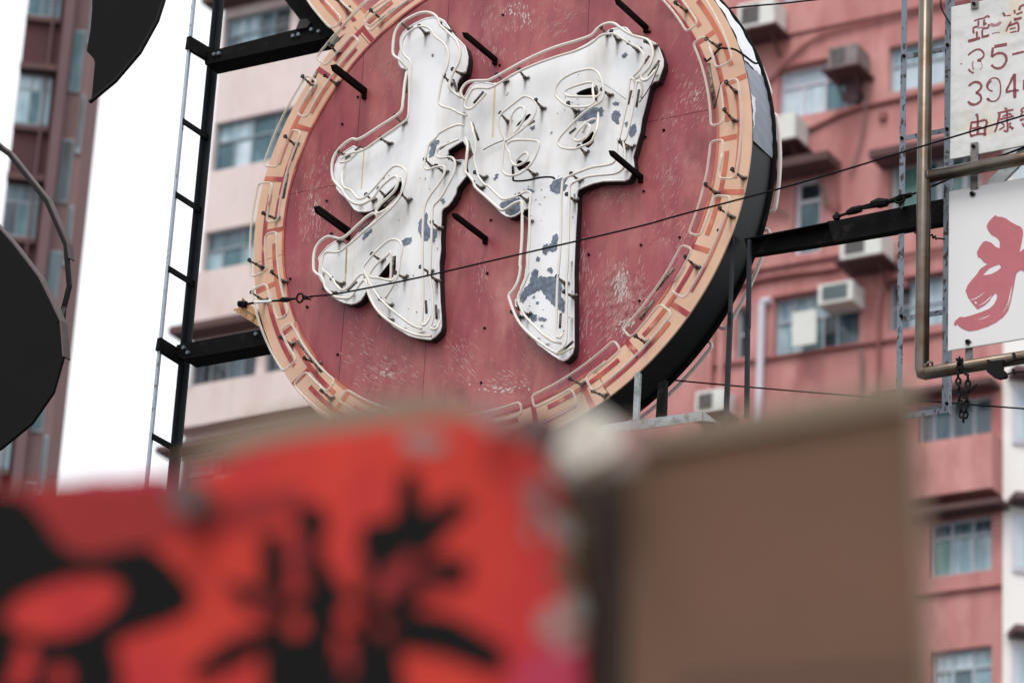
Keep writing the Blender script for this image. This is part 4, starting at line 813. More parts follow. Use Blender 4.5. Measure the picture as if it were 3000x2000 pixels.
# scraped paint, gathered in clusters on the red sheets
def scuffs(lst, m, zz):
    V, Fc = [], []
    for cx, cy, rx, ry, ang, n_, w_, l_ in lst:
        for i in range(int(n_*1.25)):
            q = rng.gauss(0, .45), rng.gauss(0, .45); x, y = P([(cx+q[0]*rx, cy+q[1]*ry)], ZF)[0]
            if math.hypot(x-CX, y-CY) > RI-.03: continue
            a = math.radians(ang+rng.gauss(0, 9)); L_ = rng.uniform(.2, .8)*l_/385; W_ = rng.uniform(.5, 1.5)*w_/385/2
            cdx, cdy = math.cos(a), math.sin(a); k0 = len(V); bend = rng.uniform(-.1, .1)*L_
            for t, ww in ((-.5, .15), (-.2, 1), (.15, .8), (.5, .1)):
                px_, py_ = x+cdx*L_*t-cdy*bend*(1-4*t*t), y+cdy*L_*t+cdx*bend*(1-4*t*t)
                V.append((px_-cdy*W_*ww, py_+cdx*W_*ww, zz)); V.append((px_+cdy*W_*ww, py_-cdx*W_*ww, zz))
            for j in range(3): Fc.append((k0+2*j, k0+2*j+1, k0+2*j+3, k0+2*j+2))
    o = mesh('scuff_marks', (V, Fc), m, parent=sign); o['kind'] = 'stuff'
scuffs([(1500, 322, 90, 50, 88, 150, 2.2, 26), (1590, 330, 60, 40, 20, 60, 1.6, 34), (1460, 395, 60, 30, 85, 60, 2, 22), (1260, 420, 40, 60, 60, 50, 2.4, 22), (1105, 640, 40, 50, 80, 60, 2, 24), (1085, 720, 36, 80, 84, 130, 2.4, 34), (1180, 720, 40, 60, 75, 40, 2, 20),
        (1725, 890, 50, 70, 76, 240, 2.6, 36), (1750, 935, 70, 60, 52, 190, 2.4, 40), (1690, 960, 60, 50, 60, 90, 2, 24), (1235, 1060, 80, 36, -34, 120, 1.8, 44), (1180, 1010, 40, 50, -40, 40, 1.6, 26), (1480, 1085, 90, 30, -30, 80, 2.2, 22), (1400, 1030, 60, 60, -50, 70, 1.6, 40), (1560, 1000, 60, 60, -62, 60, 1.6, 36),
        (1885, 480, 50, 60, 52, 80, 2.2, 26), (1850, 530, 40, 40, 60, 40, 2, 20), (1660, 640, 60, 40, 30, 60, 2.6, 18), (1700, 690, 60, 40, 50, 60, 2, 26), (1440, 870, 30, 80, -78, 46, 1.8, 28), (1652, 880, 14, 120, 84, 50, 2.4, 44), (1830, 650, 40, 90, 62, 80, 1.8, 34), (1840, 780, 60, 50, 66, 70, 1.8, 28), (1400, 760, 30, 60, 80, 30, 1.6, 30), (1290, 1000, 70, 40, 86, 40, 1.4, 40), (1170, 900, 30, 60, 70, 40, 1.8, 20), (1350, 460, 30, 30, 70, 20, 2, 18)], M['scuff_paint'], ZF-.0012)
scuffs([(1727, 884, 16, 34, 78, 60, 3.4, 22), (1740, 965, 30, 16, 40, 26, 4, 12), (1500, 305, 30, 16, 80, 16, 3, 12), (1530, 330, 16, 20, 88, 14, 3, 14), (1480, 1098, 60, 10, -10, 20, 4, 12), (1236, 1066, 40, 12, -34, 14, 2.4, 18), (1090, 720, 12, 30, 86, 14, 3.4, 16), (1655, 655, 30, 8, 10, 16, 3.6, 9), (1882, 490, 16, 16, 45, 12, 3, 10)], M['scuff_pale'], ZF-.0008)
# soft shade and stains below each support, painted as brownish runs
def grime_shade_mat():
    m = bpy.data.materials.new('grime_shade_run'); m.use_nodes = True; nd = m.node_tree.nodes; L = m.node_tree.links
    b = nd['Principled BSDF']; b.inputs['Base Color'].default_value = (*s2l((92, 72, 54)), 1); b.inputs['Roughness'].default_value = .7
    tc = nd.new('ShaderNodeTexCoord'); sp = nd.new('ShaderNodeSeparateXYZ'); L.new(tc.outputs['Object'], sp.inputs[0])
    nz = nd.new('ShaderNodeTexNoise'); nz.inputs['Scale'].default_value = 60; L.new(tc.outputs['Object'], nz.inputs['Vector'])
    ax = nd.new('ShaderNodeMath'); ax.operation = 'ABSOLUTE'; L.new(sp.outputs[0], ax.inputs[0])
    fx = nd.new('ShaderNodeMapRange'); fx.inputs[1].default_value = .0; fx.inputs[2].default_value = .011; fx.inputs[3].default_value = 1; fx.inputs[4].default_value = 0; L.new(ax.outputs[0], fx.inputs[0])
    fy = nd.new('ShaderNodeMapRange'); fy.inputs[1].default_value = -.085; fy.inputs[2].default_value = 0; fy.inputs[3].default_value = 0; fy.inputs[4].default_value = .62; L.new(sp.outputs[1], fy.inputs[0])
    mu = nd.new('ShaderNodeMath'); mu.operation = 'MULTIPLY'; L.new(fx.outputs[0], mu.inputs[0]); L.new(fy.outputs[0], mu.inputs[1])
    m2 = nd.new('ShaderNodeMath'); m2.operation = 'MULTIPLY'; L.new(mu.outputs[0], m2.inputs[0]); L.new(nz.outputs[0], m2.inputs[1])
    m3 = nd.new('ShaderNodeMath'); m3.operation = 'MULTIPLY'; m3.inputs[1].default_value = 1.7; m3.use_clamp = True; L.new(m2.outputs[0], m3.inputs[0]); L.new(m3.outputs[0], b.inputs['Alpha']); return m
dm = bpy.data.meshes.new('grime_shade_run'); dm.from_pydata([(-.012, -.088, 0), (.012, -.088, 0), (.012, .004, 0), (-.012, .004, 0)], [], [(0, 1, 2, 3)]); dm.materials.append(grime_shade_mat())
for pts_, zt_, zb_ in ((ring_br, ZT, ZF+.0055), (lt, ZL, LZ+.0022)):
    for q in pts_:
        x, y = P([q], zt_)[0]; inst(dm, 'grime_shade_run', sign, (float(x), float(y)-.004, zb_), scale=(rng.uniform(.8, 1.5), rng.uniform(.6, 1.3), 1))
# grime, rust and soft shade painted along the lower edges of the character
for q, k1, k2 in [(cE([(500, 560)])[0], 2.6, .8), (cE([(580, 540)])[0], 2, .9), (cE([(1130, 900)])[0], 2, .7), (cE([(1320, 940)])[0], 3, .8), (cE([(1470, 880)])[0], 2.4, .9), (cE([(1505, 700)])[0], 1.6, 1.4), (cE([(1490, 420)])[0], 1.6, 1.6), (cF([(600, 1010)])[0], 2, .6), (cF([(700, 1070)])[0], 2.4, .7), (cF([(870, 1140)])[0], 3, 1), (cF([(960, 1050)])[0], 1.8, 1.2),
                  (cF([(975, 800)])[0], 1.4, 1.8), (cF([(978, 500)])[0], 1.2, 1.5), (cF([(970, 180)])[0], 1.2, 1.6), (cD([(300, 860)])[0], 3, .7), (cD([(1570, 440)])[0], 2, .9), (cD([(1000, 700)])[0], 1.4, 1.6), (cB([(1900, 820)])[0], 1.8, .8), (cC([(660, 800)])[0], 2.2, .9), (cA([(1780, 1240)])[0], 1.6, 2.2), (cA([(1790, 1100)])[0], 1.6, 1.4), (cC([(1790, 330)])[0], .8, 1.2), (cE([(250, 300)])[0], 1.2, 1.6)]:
    x, y = P([q], LZ)[0]; inst(dm, 'grime_shade_run', sign, (float(x), float(y), LZ+.0026), scale=(k1, k2, 1))
# iron spikes
spm = []
for i, s in enumerate([(1194, 480), (1466, 414), (1781, 347), (1770, 659), (1446, 787), (1160, 772)]):
    x, y = P([s], ZF)[0]; x = float(x); y = float(y); big = i in (0, 5); h = .040 if big else .026; w2 = .012
    L1 = ZF+.34
    V = [(x-w2, y-h/2, ZF), (x+w2, y-h/2, ZF), (x+w2, y+h/2, ZF), (x-w2, y+h/2, ZF), (x-w2, y-h/2, L1), (x+w2, y-h/2, L1), (x+w2, y+h/2, L1), (x-w2, y+h/2, L1), (x-w2*.3, y, L1+.035), (x+w2*.3, y, L1+.035)]
    F_ = [(0, 1, 5, 4), (1, 2, 6, 5), (2, 3, 7, 6), (3, 0, 4, 7), (4, 5, 9, 8), (5, 6, 9), (6, 7, 8, 9), (7, 4, 8), (0, 3, 2, 1)]
    mesh('iron_spike', (V, F_), M['spike'], parent=sign)
    mesh('spike_foot', box(x-.012, x+.012, y-h*1.25, y+h*.5, ZF, ZF+.02), M['spike'], parent=sign)
# screws
sm = bpy.data.meshes.new('screw'); v_, f_ = tube([(0, 0, -.004), (0, 0, .003)], .0075, 8); sm.from_pydata(v_, [], f_); sm.materials.append(M['spike'])
for s in cA([(450, 1355), (620, 1060)])+cC([(280, 770), (2070, 980)])+cD([(1770, 75), (1750, 665), (1720, 1250), (1150, 1355), (1970, 5)])+cF([(15, 900), (45, 305), (1705, 605), (1150, 98), (1675, 1218)])+cE([(65, 670), (400, 1188), (1965, 1495)])+cB([(215, 165), (180, 715), (1970, 1420)])+cK([(365, 1168), (785, 1088)])+cI([(905, 358), (1235, 875), (718, 50)])+cB([(1815, 350)]):
    x, y = P([s], ZF)[0]; inst(sm, 'screw', sign, (float(x), float(y), ZF+.002))

# upper lobe of the sign (only its lower end is in view)
lob = C(900, 288, K, [(1240, 402), (885, 0), (700, -260), (560, -600), (2400, -600), (2350, -200), (2100, -120), (1700, 100), (1450, 260)])
mesh('lobe_border', plate(P(lob, ZF), ZF-.03, ZF-.0125), M['beige'], parent=sign)
mesh('lobe_red', plate(P(C(900, 288, K, [(1385, -120), (1400, 0), (1545, 125), (1640, 60), (2000, -250)]), ZF-.0115), ZF-.0122, ZF-.0105), M['red'], parent=sign)
for q in ([(1030, 0), (1100, 0), (1300, 280), (1250, 250), (1100, 90)], [(1215, 0), (1250, 0), (1440, 220), (1400, 240), (1330, 160)], [(1300, 270), (1325, 300), (1290, 330), (1230, 250), (1260, 230)], [(1395, 0), (1410, -10), (1550, 120), (1535, 160), (1450, 60)]):
    mesh('fret_bar', plate(P(C(900, 288, K, q), ZF-.0105), ZF-.0124, ZF-.0095), M['stripe'], parent=sign)
mesh('lobe_side', ribbon([tuple(q) for q in P(C(900, 288, K, [(1240, 402), (885, 0), (700, -260)]), ZF-.03)], ZF-DP, ZF-.03), M['drum'], parent=sign)
for q in ([(890, -60), (920, 20), (1000, 130), (1130, 280), (1180, 300), (1240, 270), (1270, 210), (1240, 160), (1110, 20), (1050, -60)], [(1220, -60), (1280, 20), (1350, 90), (1410, 140)], [(1900, -80), (1650, 70), (1540, 170), (1530, 230), (1570, 280), (1620, 270), (1760, 160), (2100, -60)],
          [(1560, 0), (1400, 150), (1230, 380), (1130, 500)]):
    mesh('ring_tube', tube(S3(smooth2(C(900, 288, K, q), False, 3), ZT), .0075, 8), M['clear'], parent=sign, smooth=True)
mesh('lug', plate(P(C(900, 288, K, [(1225, 395), (1258, 425), (1192, 500), (1160, 470)]), ZF+.004), ZF, ZF+.004), M['grille'], parent=sign)

# ------------------------------------------------------------------ right hand steelwork
C9 = lambda p: C(1900, 640, 4.752, p)
rbm = root('steel_beam', S3([(2200, 800)], -16.1)[0], 'long black steel beam running from the round sign to the white boards', 'beam')
steel('web', C9([(400, 690), (1240, 535), (2091, 365), (2420, 302), (2420, 530), (1300, 720), (510, 843), (440, 850)]), -16.1, -16.15, 'black', rbm)
steel('splice_plate', C9([(1222, 520), (1340, 505), (2091, 352), (2425, 287), (2415, 520), (2091, 575), (1290, 727), (1280, 708)]), -16.06, -16.098, 'black', rbm)
steel('upper_flange', C9([(410, 688), (1225, 528), (1225, 536), (412, 698)]), -16.04, -16.2, 'black', rbm)
def rusty_post(xs, y0, y1, name, label, extra=()):
    pass
yy = lambda s, z=-16.02: float(P([s], z)[0][1])
rm = root('lattice_mast', (-7.28, GY, -16.05), 'rust speckled lattice of two angle posts behind the bent steel pipe', 'mast')
xl = float(P([(2315.5, 500)], -16.02)[0][0]); xr = float(P([(2409, 500)], -16.02)[0][0])
wd = .0165
mesh('upright', join(box(xl-wd, xl+wd, yy((2315, 717)), 13, -16.024, -16.02), box(xl-wd, xl-wd+.004, yy((2315, 717)), 13, -16.06, -16.024)), M['rust_angle'], parent=rm)
mesh('upright', join(box(xl-wd, xl+wd, GY, yy((2315, 775)), -16.024, -16.02), box(xl-wd, xl-wd+.004, GY, yy((2315, 775)), -16.06, -16.024)), M['rust_angle'], parent=rm)
mesh('upright', join(box(xr-wd*1.15, xr+wd*.95, yy((2410, 1148)), 13, -16.024, -16.02), box(xr+wd*.95-.004, xr+wd*.95, yy((2410, 1148)), 13, -16.065, -16.024)), M['rust_angle'], parent=rm)
for s in ((2324, 405), (2324, 574), (2324, 950)):
    y = yy(s); mesh('rung', box(xl+wd+.001, xr-wd-.004, y-.014, y+.014, -16.03, -16.026), M['rust_angle'], parent=rm)
y = yy((2410, 1142)); mesh('rung', box(-8.1, xr-wd*1.15-.001, y-.016, y+.016, -16.024, -16.02), M['rust_angle'], parent=rm)
bm_ = tube([(0, 0, 0), (0, 0, .012)], .009, 8); me = bpy.data.meshes.new('bolt'); me.from_pydata(*bm_[:1], [], bm_[1]); me.materials.append(M['spike'])
for s in ((2318, 406), (2409, 383), (2314, 577), (2408, 558), (2313, 948), (2408, 1130)): inst(me, 'bolt', rm, (float(P([s], -16.02)[0][0]), yy(s), -16.02))
# bent pipe frame
ZP = -15.9
pf = root('pipe_frame', (*P([(2351, 1075)], ZP)[0], ZP), 'weathered bent steel pipe frame carrying the two white boards', 'frame')
xp = -7.166; yB = float(P([(2352, 1068)], ZP)[0][1]); yU = float(P([(2372, 656)], ZP)[0][1])
mesh('vertical_pipe', tube([(xp, 12, ZP), (xp, yB+.03, ZP), (xp+.004, yB+.008, ZP), (xp+.03, yB, ZP)], .0375, 20), M['pipe'], parent=pf, smooth=True)
mesh('lower_pipe', tube([(xp+.004, yB+.008, ZP), (xp+.03, yB, ZP), (-6.2, yB+.004, ZP)], .0345, 20), M['pipe'], parent=pf, smooth=True)
mesh('upper_pipe', tube([(xp+.02, yU, ZP), (-6.2, yU+.004, ZP)], .0345, 20), M['pipe'], parent=pf, smooth=True)
mesh('weld', tube([(xp+.034, yU+.03*math.sin(a), ZP+.03*math.cos(a)) for a in [i*.524 for i in range(12)]], .006, 6, closed=True), M['bracket'], parent=pf)
mesh('weld', tube([(xp+.028+.028*math.sin(a), yB+.03+.028*math.sin(a), ZP+.031*math.cos(a)) for a in [i*.524 for i in range(12)]], .006, 6, closed=True), M['bracket'], parent=pf)
# boards
ZBd = -15.965
xb0, ybt = P([(2415.8, 303)], ZBd)[0]; ybb = P([(2416, 620)], ZBd)[0][1]
b1 = root('board_sign', (float(xb0), float(ybb), ZBd), 'weathered white board with maroon characters and the numbers 35 and 394', 'sign')
mesh('board', bbox_(xb0, -6.2, ybb, ybt, ZBd-.012, ZBd, .003), M['board'], parent=b1)
xc0, yct = P([(2411, 687)], ZBd)[0]; ycb = P([(2403, 1021)], ZBd)[0][1]
b2 = root('board_sign', (float(xc0), float(ycb), ZBd), 'clean white board with a large pinkish red brush character', 'sign')
mesh('board', bbox_(xc0, -6.2, ycb, yct, ZBd-.012, ZBd, .006), M['board2'], parent=b2)
def strap(par, xs, s0, s1, z, bolt):
    x0, y0 = P([(xs, s1)], z)[0]; y1 = P([(xs, s0)], z)[0][1]
    mesh('strap', bbox_(x0-.021, x0+.021, y0, y1, z-.004, z, .0015), M['plate'], parent=par)
    if bolt: p = S3([bolt], z)[0]; inst(me, 'bolt', par, p)
strap(b1, 2464.5, 250, 306, ZBd+.01, (2464, 297)); strap(b1, 2463.5, 585, 682, ZBd+.01, (2463, 594)); strap(b2, 2453, 1000, 1042, ZBd-.02, None)
for s in (C(2308, 570, 8.042, [(1230, 995)])+C(2308, 990, 8.042, [(1155, 95)])):
    p = S3([s], ZBd)[0]; inst(me, 'bolt', b2, p, scale=(1.1, 1.1, 1.6))
    mesh('washer', plate(ragged(p[:2], .017, .017, 14, .18), ZBd+.0005, ZBd+.003), M['plate'], parent=b2)
ZI = ZBd+.0012
def strokes(par, f, lst, w, m='ink_maroon', name='lettering'):
    for st in lst:
        ww = w
        if isinstance(st, tuple): st, ww = st
        p = [np.array(q) for q in smooth2(P(f(st), ZI), False, 3)] if len(st) > 2 else [np.array(q) for q in P(f(st), ZI)]
        hw = 1.2*ww/10.455/403/2; L_, R_ = [], []
        for i, q in enumerate(p):
            t = p[min(i+1, len(p)-1)]-p[max(i-1, 0)]; t = t/(np.linalg.norm(t)+1e-9); nn = np.array([-t[1], t[0]])*hw*rng.uniform(.78, 1.15)
            L_.append(tuple(q+nn)); R_.append(tuple(q-nn))
        n_ = len(p); V = [(*q, ZI) for q in L_]+[(*q, ZI) for q in R_]
        mesh(name, (V, [(i, i+n_, i+n_+1, i+1) for i in range(n_-1)]), M[m], parent=par)
g1 = lambda p: C(2368, 288, 10.455, p); g2 = lambda p: C(2368, 430, 10.455, p)
strokes(b1, g1, [([(1000, 460), (1100, 425), (1230, 395), (1290, 350), (1335, 385)], 36), [(1095, 460), (1090, 570), (990, 610), (990, 700), (1000, 735)], [(1225, 430), (1215, 550), (1270, 500)], [(1320, 530), (1300, 610), (1190, 640), (1185, 790), (1260, 790), (1330, 760)], [(1060, 690), (1065, 820)], ([(870, 905), (1000, 870), (1135, 830)], 66), ([(1160, 830), (1320, 790)], 30),
                 [(1630, 280), (1680, 360)], ([(1710, 350), (1800, 335)], 24), [(1880, 220), (1890, 300)], ([(1920, 320), (2060, 265)], 40), ([(1870, 440), (2040, 390)], 50), [(1900, 390), (1890, 450)], ([(1810, 470), (1740, 590), (1700, 690)], 38), ([(1760, 570), (1950, 490)], 46), ([(1950, 490), (1975, 600), (1960, 700)], 40), ([(1780, 640), (1910, 605)], 34), ([(1790, 715), (1930, 685)], 30),
                 ([(2090, 110), (2010, 150), (1985, 230)], 50)], 40)
strokes(b1, g1, [([(1350, 530), (1450, 555), (1540, 525), (1585, 480)], 60), ([(1390, 745), (1470, 715), (1560, 712)], 24), ([(1080, 610), (1230, 600)], 30), ([(980, 1340), (965, 1430), (990, 1520)], 30), ([(700, 1400), (740, 1385)], 26)], 40, 'ink_faded')
strokes(b1, g1, [([(870, 1210), (950, 1140), (1040, 1090), (1110, 1080), (1180, 1120), (1215, 1190), (1190, 1260), (1120, 1300), (1080, 1310)], 38), ([(1070, 1330), (1160, 1330)], 44), ([(880, 1510), (920, 1560), (990, 1600)], 40), ([(1130, 1520), (1180, 1460), (1160, 1370)], 10),
                 ([(1440, 1020), (1720, 970)], 60), ([(1410, 1040), (1400, 1140), (1385, 1240)], 50), ([(1385, 1250), (1460, 1190), (1570, 1160), (1660, 1190), (1705, 1270), (1690, 1370), (1620, 1460), (1540, 1495), (1450, 1480), (1380, 1420)], 50), ([(1835, 1190), (1960, 1160), (2090, 1130)], 52)], 46)
strokes(b1, g2, [([(885, 395), (960, 330), (1040, 305), (1120, 330), (1160, 390), (1130, 470), (1040, 545)], 50), ([(1040, 545), (1110, 570), (1155, 640), (1140, 720), (1070, 780), (990, 800), (920, 780), (870, 730)], 50),
                 ([(1410, 510), (1330, 480), (1280, 400), (1300, 310), (1370, 240), (1450, 215), (1530, 250), (1570, 340), (1580, 470), (1560, 610), (1500, 700), (1410, 730), (1330, 710), (1280, 670)], 30), ([(1290, 420), (1320, 340), (1380, 280)], 30), ([(1280, 665), (1340, 705)], 50),
                 ([(1880, 130), (1800, 300), (1700, 500)], 50), ([(1690, 530), (1830, 500), (1980, 490)], 44), ([(1885, 130), (1885, 400), (1890, 660)], 62), ([(2085, 260), (2080, 480)], 30),
                 ([(1050, 1000), (1080, 1090), (1080, 1250), (1080, 1440)], 52), ([(930, 1190), (1100, 1170), (1240, 1125)], 44), ([(1255, 1130), (1280, 1200), (1240, 1330), (1240, 1480)], 56), ([(940, 1190), (930, 1300), (910, 1400), (945, 1500)], 44), ([(930, 1490), (1100, 1440), (1250, 1440)], 44), ([(940, 1320), (1160, 1290)], 40),
                 ([(1660, 870), (1720, 900)], 34), ([(1510, 990), (1700, 940), (1860, 910)], 44), ([(1560, 1000), (1530, 1150), (1490, 1300), (1450, 1400)], 44), ([(1620, 1060), (1780, 1000), (1820, 1050)], 36), ([(1570, 1120), (1870, 1050)], 40), ([(1720, 950), (1725, 1150), (1730, 1380), (1650, 1360)], 44), ([(1600, 1190), (1660, 1250)], 34), ([(1550, 1350), (1670, 1270)], 34), ([(1810, 1190), (1760, 1240)], 36), ([(1770, 1270), (1860, 1330)], 50),
                 ([(2090, 860), (2020, 930), (2080, 960)], 34), ([(2000, 1140), (2091, 1110)], 44), ([(2060, 960), (2020, 1030)], 30), ([(2050, 1200), (2091, 1280)], 40)], 44)
g3 = lambda p: C(2368, 720, 10.455, p); g4 = lambda p: C(2368, 860, 10.455, p)
brush = g3([(1440, 195), (1475, 178), (1520, 208), (1600, 212), (1700, 245), (1800, 320), (1930, 390), (2010, 420), (2060, 480), (2070, 600), (2040, 760), (1995, 985), (2091, 905), (2400, 700), (2400, 1300), (2091, 1405), (2010, 1375), (1930, 1440)]) + \
    g4([(1905, 60), (1880, 200), (1840, 420), (1790, 650), (1740, 800), (1640, 930), (1480, 1050), (1300, 1140), (1080, 1215), (900, 1243), (790, 1210), (700, 1160), (635, 1095), (580, 1130), (560, 1080), (590, 1010), (650, 965), (690, 925), (800, 930), (950, 890), (1150, 825), (1330, 750), (1430, 660), (1490, 550), (1505, 460), (1470, 412), (1400, 480), (1330, 590), (1230, 680), (1075, 768), (950, 625), (870, 510), (815, 360), (860, 240), (960, 110), (1060, 0)]) + \
    g3([(1130, 1350), (1290, 1240), (1210, 1200), (1140, 1110), (1090, 1100), (1060, 990), (1110, 880), (1200, 755), (1270, 735), (1380, 775), (1480, 870), (1560, 895), (1560, 760), (1510, 680), (1380, 610), (1310, 520), (1272, 420), (1310, 330), (1380, 250)])
bhole = g3([(1190, 1480), (1260, 1410), (1330, 1335), (1470, 1275), (1560, 1250), (1590, 1320), (1490, 1400), (1380, 1455), (1280, 1475)])
mesh('brush_character', plate(P(brush, ZI), ZI-.0008, ZI, [P(bhole, ZI)]), M['ink_pink'], parent=b2)
wst = mat('dry_brush_gap', (212, 206, 204), .5, var=.05)
for st, ww in (([(1810, 260), (1790, 420), (1740, 640), (1640, 840)], 18), ([(1840, 240), (1800, 480), (1740, 760)], 12), ([(1100, 990), (1250, 940), (1350, 895)], 22), ([(1090, 690), (1230, 620), (1330, 530), (1390, 470)], 26), ([(920, 560), (1050, 520), (1230, 400)], 22), ([(1020, 600), (1060, 640)], 40)):
    p = [np.array(q) for q in smooth2(P(g4(st), ZI), False, 3)]; hw = ww/10.455/403/2; L_, R_ = [], []
    for i, q in enumerate(p):
        t = p[min(i+1, len(p)-1)]-p[max(i-1, 0)]; t = t/np.linalg.norm(t); k_ = math.sin(math.pi*(i+.4)/(len(p)))
        nn = np.array([-t[1], t[0]])*hw*max(.1, k_); L_.append(tuple(q+nn)); R_.append(tuple(q-nn))
    n_ = len(p); mesh('dry_brush_gap', ([(*q, ZI+.0006) for q in L_]+[(*q, ZI+.0006) for q in R_], [(i, i+n_, i+n_+1, i+1) for i in range(n_-1)]), wst, parent=b2)
# diagonal flat brace behind the boards
mesh('flat_brace', plate(P(C(2308, 570, 8.042, [(1395, 855), (1900, 360), (2040, 200), (2500, -260), (2600, -100), (1720, 800)]), -16.0), -16.02, -16.0), M['galv'], label='grey diagonal flat brace between the two white boards', cat='brace')

# chain on the lower pipe
ch = root('chain', S3(C(2308, 990, 8.042, [(1060, 1400)]), ZP+.03)[0], 'rusty black chain hanging in a loop from the lower pipe', 'chain')
def link(c, rx, ry, ang, edge):
    pts = []
    for i in range(12):
        a = 2*math.pi*i/12; x, y = rx*math.cos(a), ry*math.sin(a)
        X_, Y_ = x*math.cos(ang)-y*math.sin(ang), x*math.sin(ang)+y*math.cos(ang)
        pts.append((c[0]+(X_*.3 if edge else X_), c[1]+Y_, c[2]+(X_*.9 if edge else 0)))
    return tube(pts, .0062, 6, closed=True)
lk = [(1010, 560), (985, 640), (990, 750), (1000, 830), (1005, 930), (1005, 1020), (1018, 1120), (1030, 1210), (1045, 1300), (1075, 1375), (1110, 1310), (1120, 1215), (1130, 1120), (1135, 1040), (1100, 970), (1160, 890), (1150, 790), (1150, 690), (1010, 480), (1010, 400)]
for i, q in enumerate(lk):
    mesh('link', link(S3(C(2308, 990, 8.042, [q]), ZP+.045)[0], .0125, .0185, rng.uniform(-.15, .15), i % 2 == 1), M['cable'], parent=ch)
mesh('hook', tube(S3(C(2308, 990, 8.042, [(1090, 980), (1200, 900), (1310, 800)]), ZP+.045), .005, 6), M['cable'], parent=ch)
mesh('wrapping', tube(S3(smooth2(C(2308, 990, 8.042, [(960, 370), (1000, 440), (960, 560), (1050, 600), (980, 500), (1060, 370), (1030, 520), (1120, 640)]), False, 3), ZP+.04), .007, 6), M['cable'], parent=ch)
cl = root('wire_clamp', S3(C(2308, 990, 8.042, [(1650, 650)]), ZP)[0], 'black wire clamp bolted under the lower pipe at the edge of the picture', 'clamp')
mesh('body', plate(P(C(2308, 990, 8.042, [(1500, 430), (1560, 430), (1760, 400), (1740, 560), (1800, 600), (1820, 660), (1780, 700), (1680, 715), (1590, 690), (1480, 600)]), ZP+.045), ZP+.034, ZP+.06), M['cable'], parent=cl)
mesh('strand', tube(S3(C(2308, 990, 8.042, [(1780, 640), (1920, 600), (2300, 560)]), ZP+.04), .004, 6), M['cable'], parent=cl)
mesh('strand', tube(S3(C(2308, 990, 8.042, [(1740, 470), (1930, 400), (2300, 320)]), ZP+.045), .006, 6), M['cable'], parent=cl)
mesh('nut', join(*[tube(S3(C(2308, 990, 8.042, [a, b]), ZP+.05), .008, 6) for a, b in (((1480, 400), (1540, 430)), ((1915, 280), (1950, 400)), ((1910, 545), (1930, 630)))]), M['cable'], parent=cl)

# dangling drop wires by the right post
mesh('drop_wire', join(*[tube(smooth2(S3(g1([(a, -200), (a, 60), (a+25, 200), (a+90, 330), (a+170, 470), (a+215, 540)]), -16.0), False, 3), .0022, 5) for a in (262, 285)]), M['cable'], label='two thin drop wires curling across the right angle post', cat='wire')
# wires and turnbuckles
def cable(name, pts, z, r, label, sag=True):
    return mesh(name, tube(smooth2(S3(pts, z) if not hasattr(z, '__len__') else [(*P([p], q)[0], q) for p, q in zip(pts, z)], False, 6), r, 8), M['cable'], label=label, cat='cable')
cable('stay_wire', [(1080, 906), (1144, 899), (1300, 868), (1500, 822), (1754, 763), (1856, 735), (2100, 670), (2340, 598), (2568, 529), (2700, 488)], -15.72, .0052, 'long black stay wire crossing the face of the round sign')
cable('service_cable', [(1840, 1081), (1960, 1092), (2100, 1104), (2240, 1115), (2330, 1121), (2450, 1131), (2568, 1140), (2700, 1150)], -16.3, .0045, 'low black cable passing behind the chain')
cable('service_cable', [(1942, 307), (2000, 301), (2060, 296), (2123, 289), (2250, 276)], -16.35, .005, 'short black cable crossing the top edge right of the round sign')
cable('stay_wire', C(2308, 570, 8.042, [(-2, 1010), (190, 990), (290, 965), (540, 860), (820, 740), (1480, 440), (2091, 205), (2500, 40)]), -15.985, .006, 'black stay wire passing behind the bent pipe between the boards')
cable('tie_wire', C(2368, 720, 10.455, [(-300, 560), (-100, 600), (50, 620), (90, 600), (110, 680), (150, 630), (170, 700), (200, 680), (360, 700)])[:], -15.99, .0045, 'short twisted tie wire behind the pipe under the beam')
tb = root('turnbuckle', S3(cI([(700, 290)]), -15.75)[0], 'small black turnbuckle with a ring at the left end of the stay wire', 'turnbuckle')
mesh('rod', tube(S3(cI([(245, 325), (330, 310)]), -15.75), .007, 8), M['cable'], parent=tb)
mesh('sleeve', tube(S3(cI([(330, 306), (520, 292)]), -15.75), .0085, 8), M['letter'], parent=tb)
mesh('body', tube(S3(cI([(520, 292), (600, 286), (640, 276), (680, 278), (720, 272), (780, 264)]), -15.75), [.006, .007, .016, .016, .008, .006], 8), M['cable'], parent=tb)
cR = S3(cI([(825, 258)]), -15.75)[0]
mesh('ring', tube([(cR[0]+.022*math.cos(a), cR[1]+.026*math.sin(a), cR[2]+.004*math.sin(a)) for a in [i*math.pi/8 for i in range(16)]], .0062, 6, closed=True), M['cable'], parent=tb)
mesh('wire_wrap', tube(S3(smooth2(cI([(850, 250), (870, 232), (878, 275), (890, 235), (898, 272), (905, 240), (912, 270), (945, 272)]), False, 3), -15.75), .005, 6), M['cable'], parent=tb)
mesh('wire_tail', tube(S3(cI([(900, 248), (960, 244)]), -15.74), .0055, 6), M['cable'], parent=tb)
t2 = root('turnbuckle', S3(C9([(1500, 420)]), -15.98)[0], 'large black turnbuckle bolted on top of the long black beam', 'turnbuckle')
mesh('arm', tube(S3(C9([(1340, 470), (1560, 395), (1700, 375), (1820, 345)]), -16.0), .008, 8), M['cable'], parent=t2)
mesh('arm', tube(S3(C9([(1440, 430), (1560, 382), (1700, 340), (1820, 322)]), -16.0), .009, 8), M['cable'], parent=t2)
mesh('barrel', tube(S3(C9([(1420, 440), (1480, 415), (1560, 395)]), -16.0), [.014, .022, .02], 8), M['cable'], parent=t2)
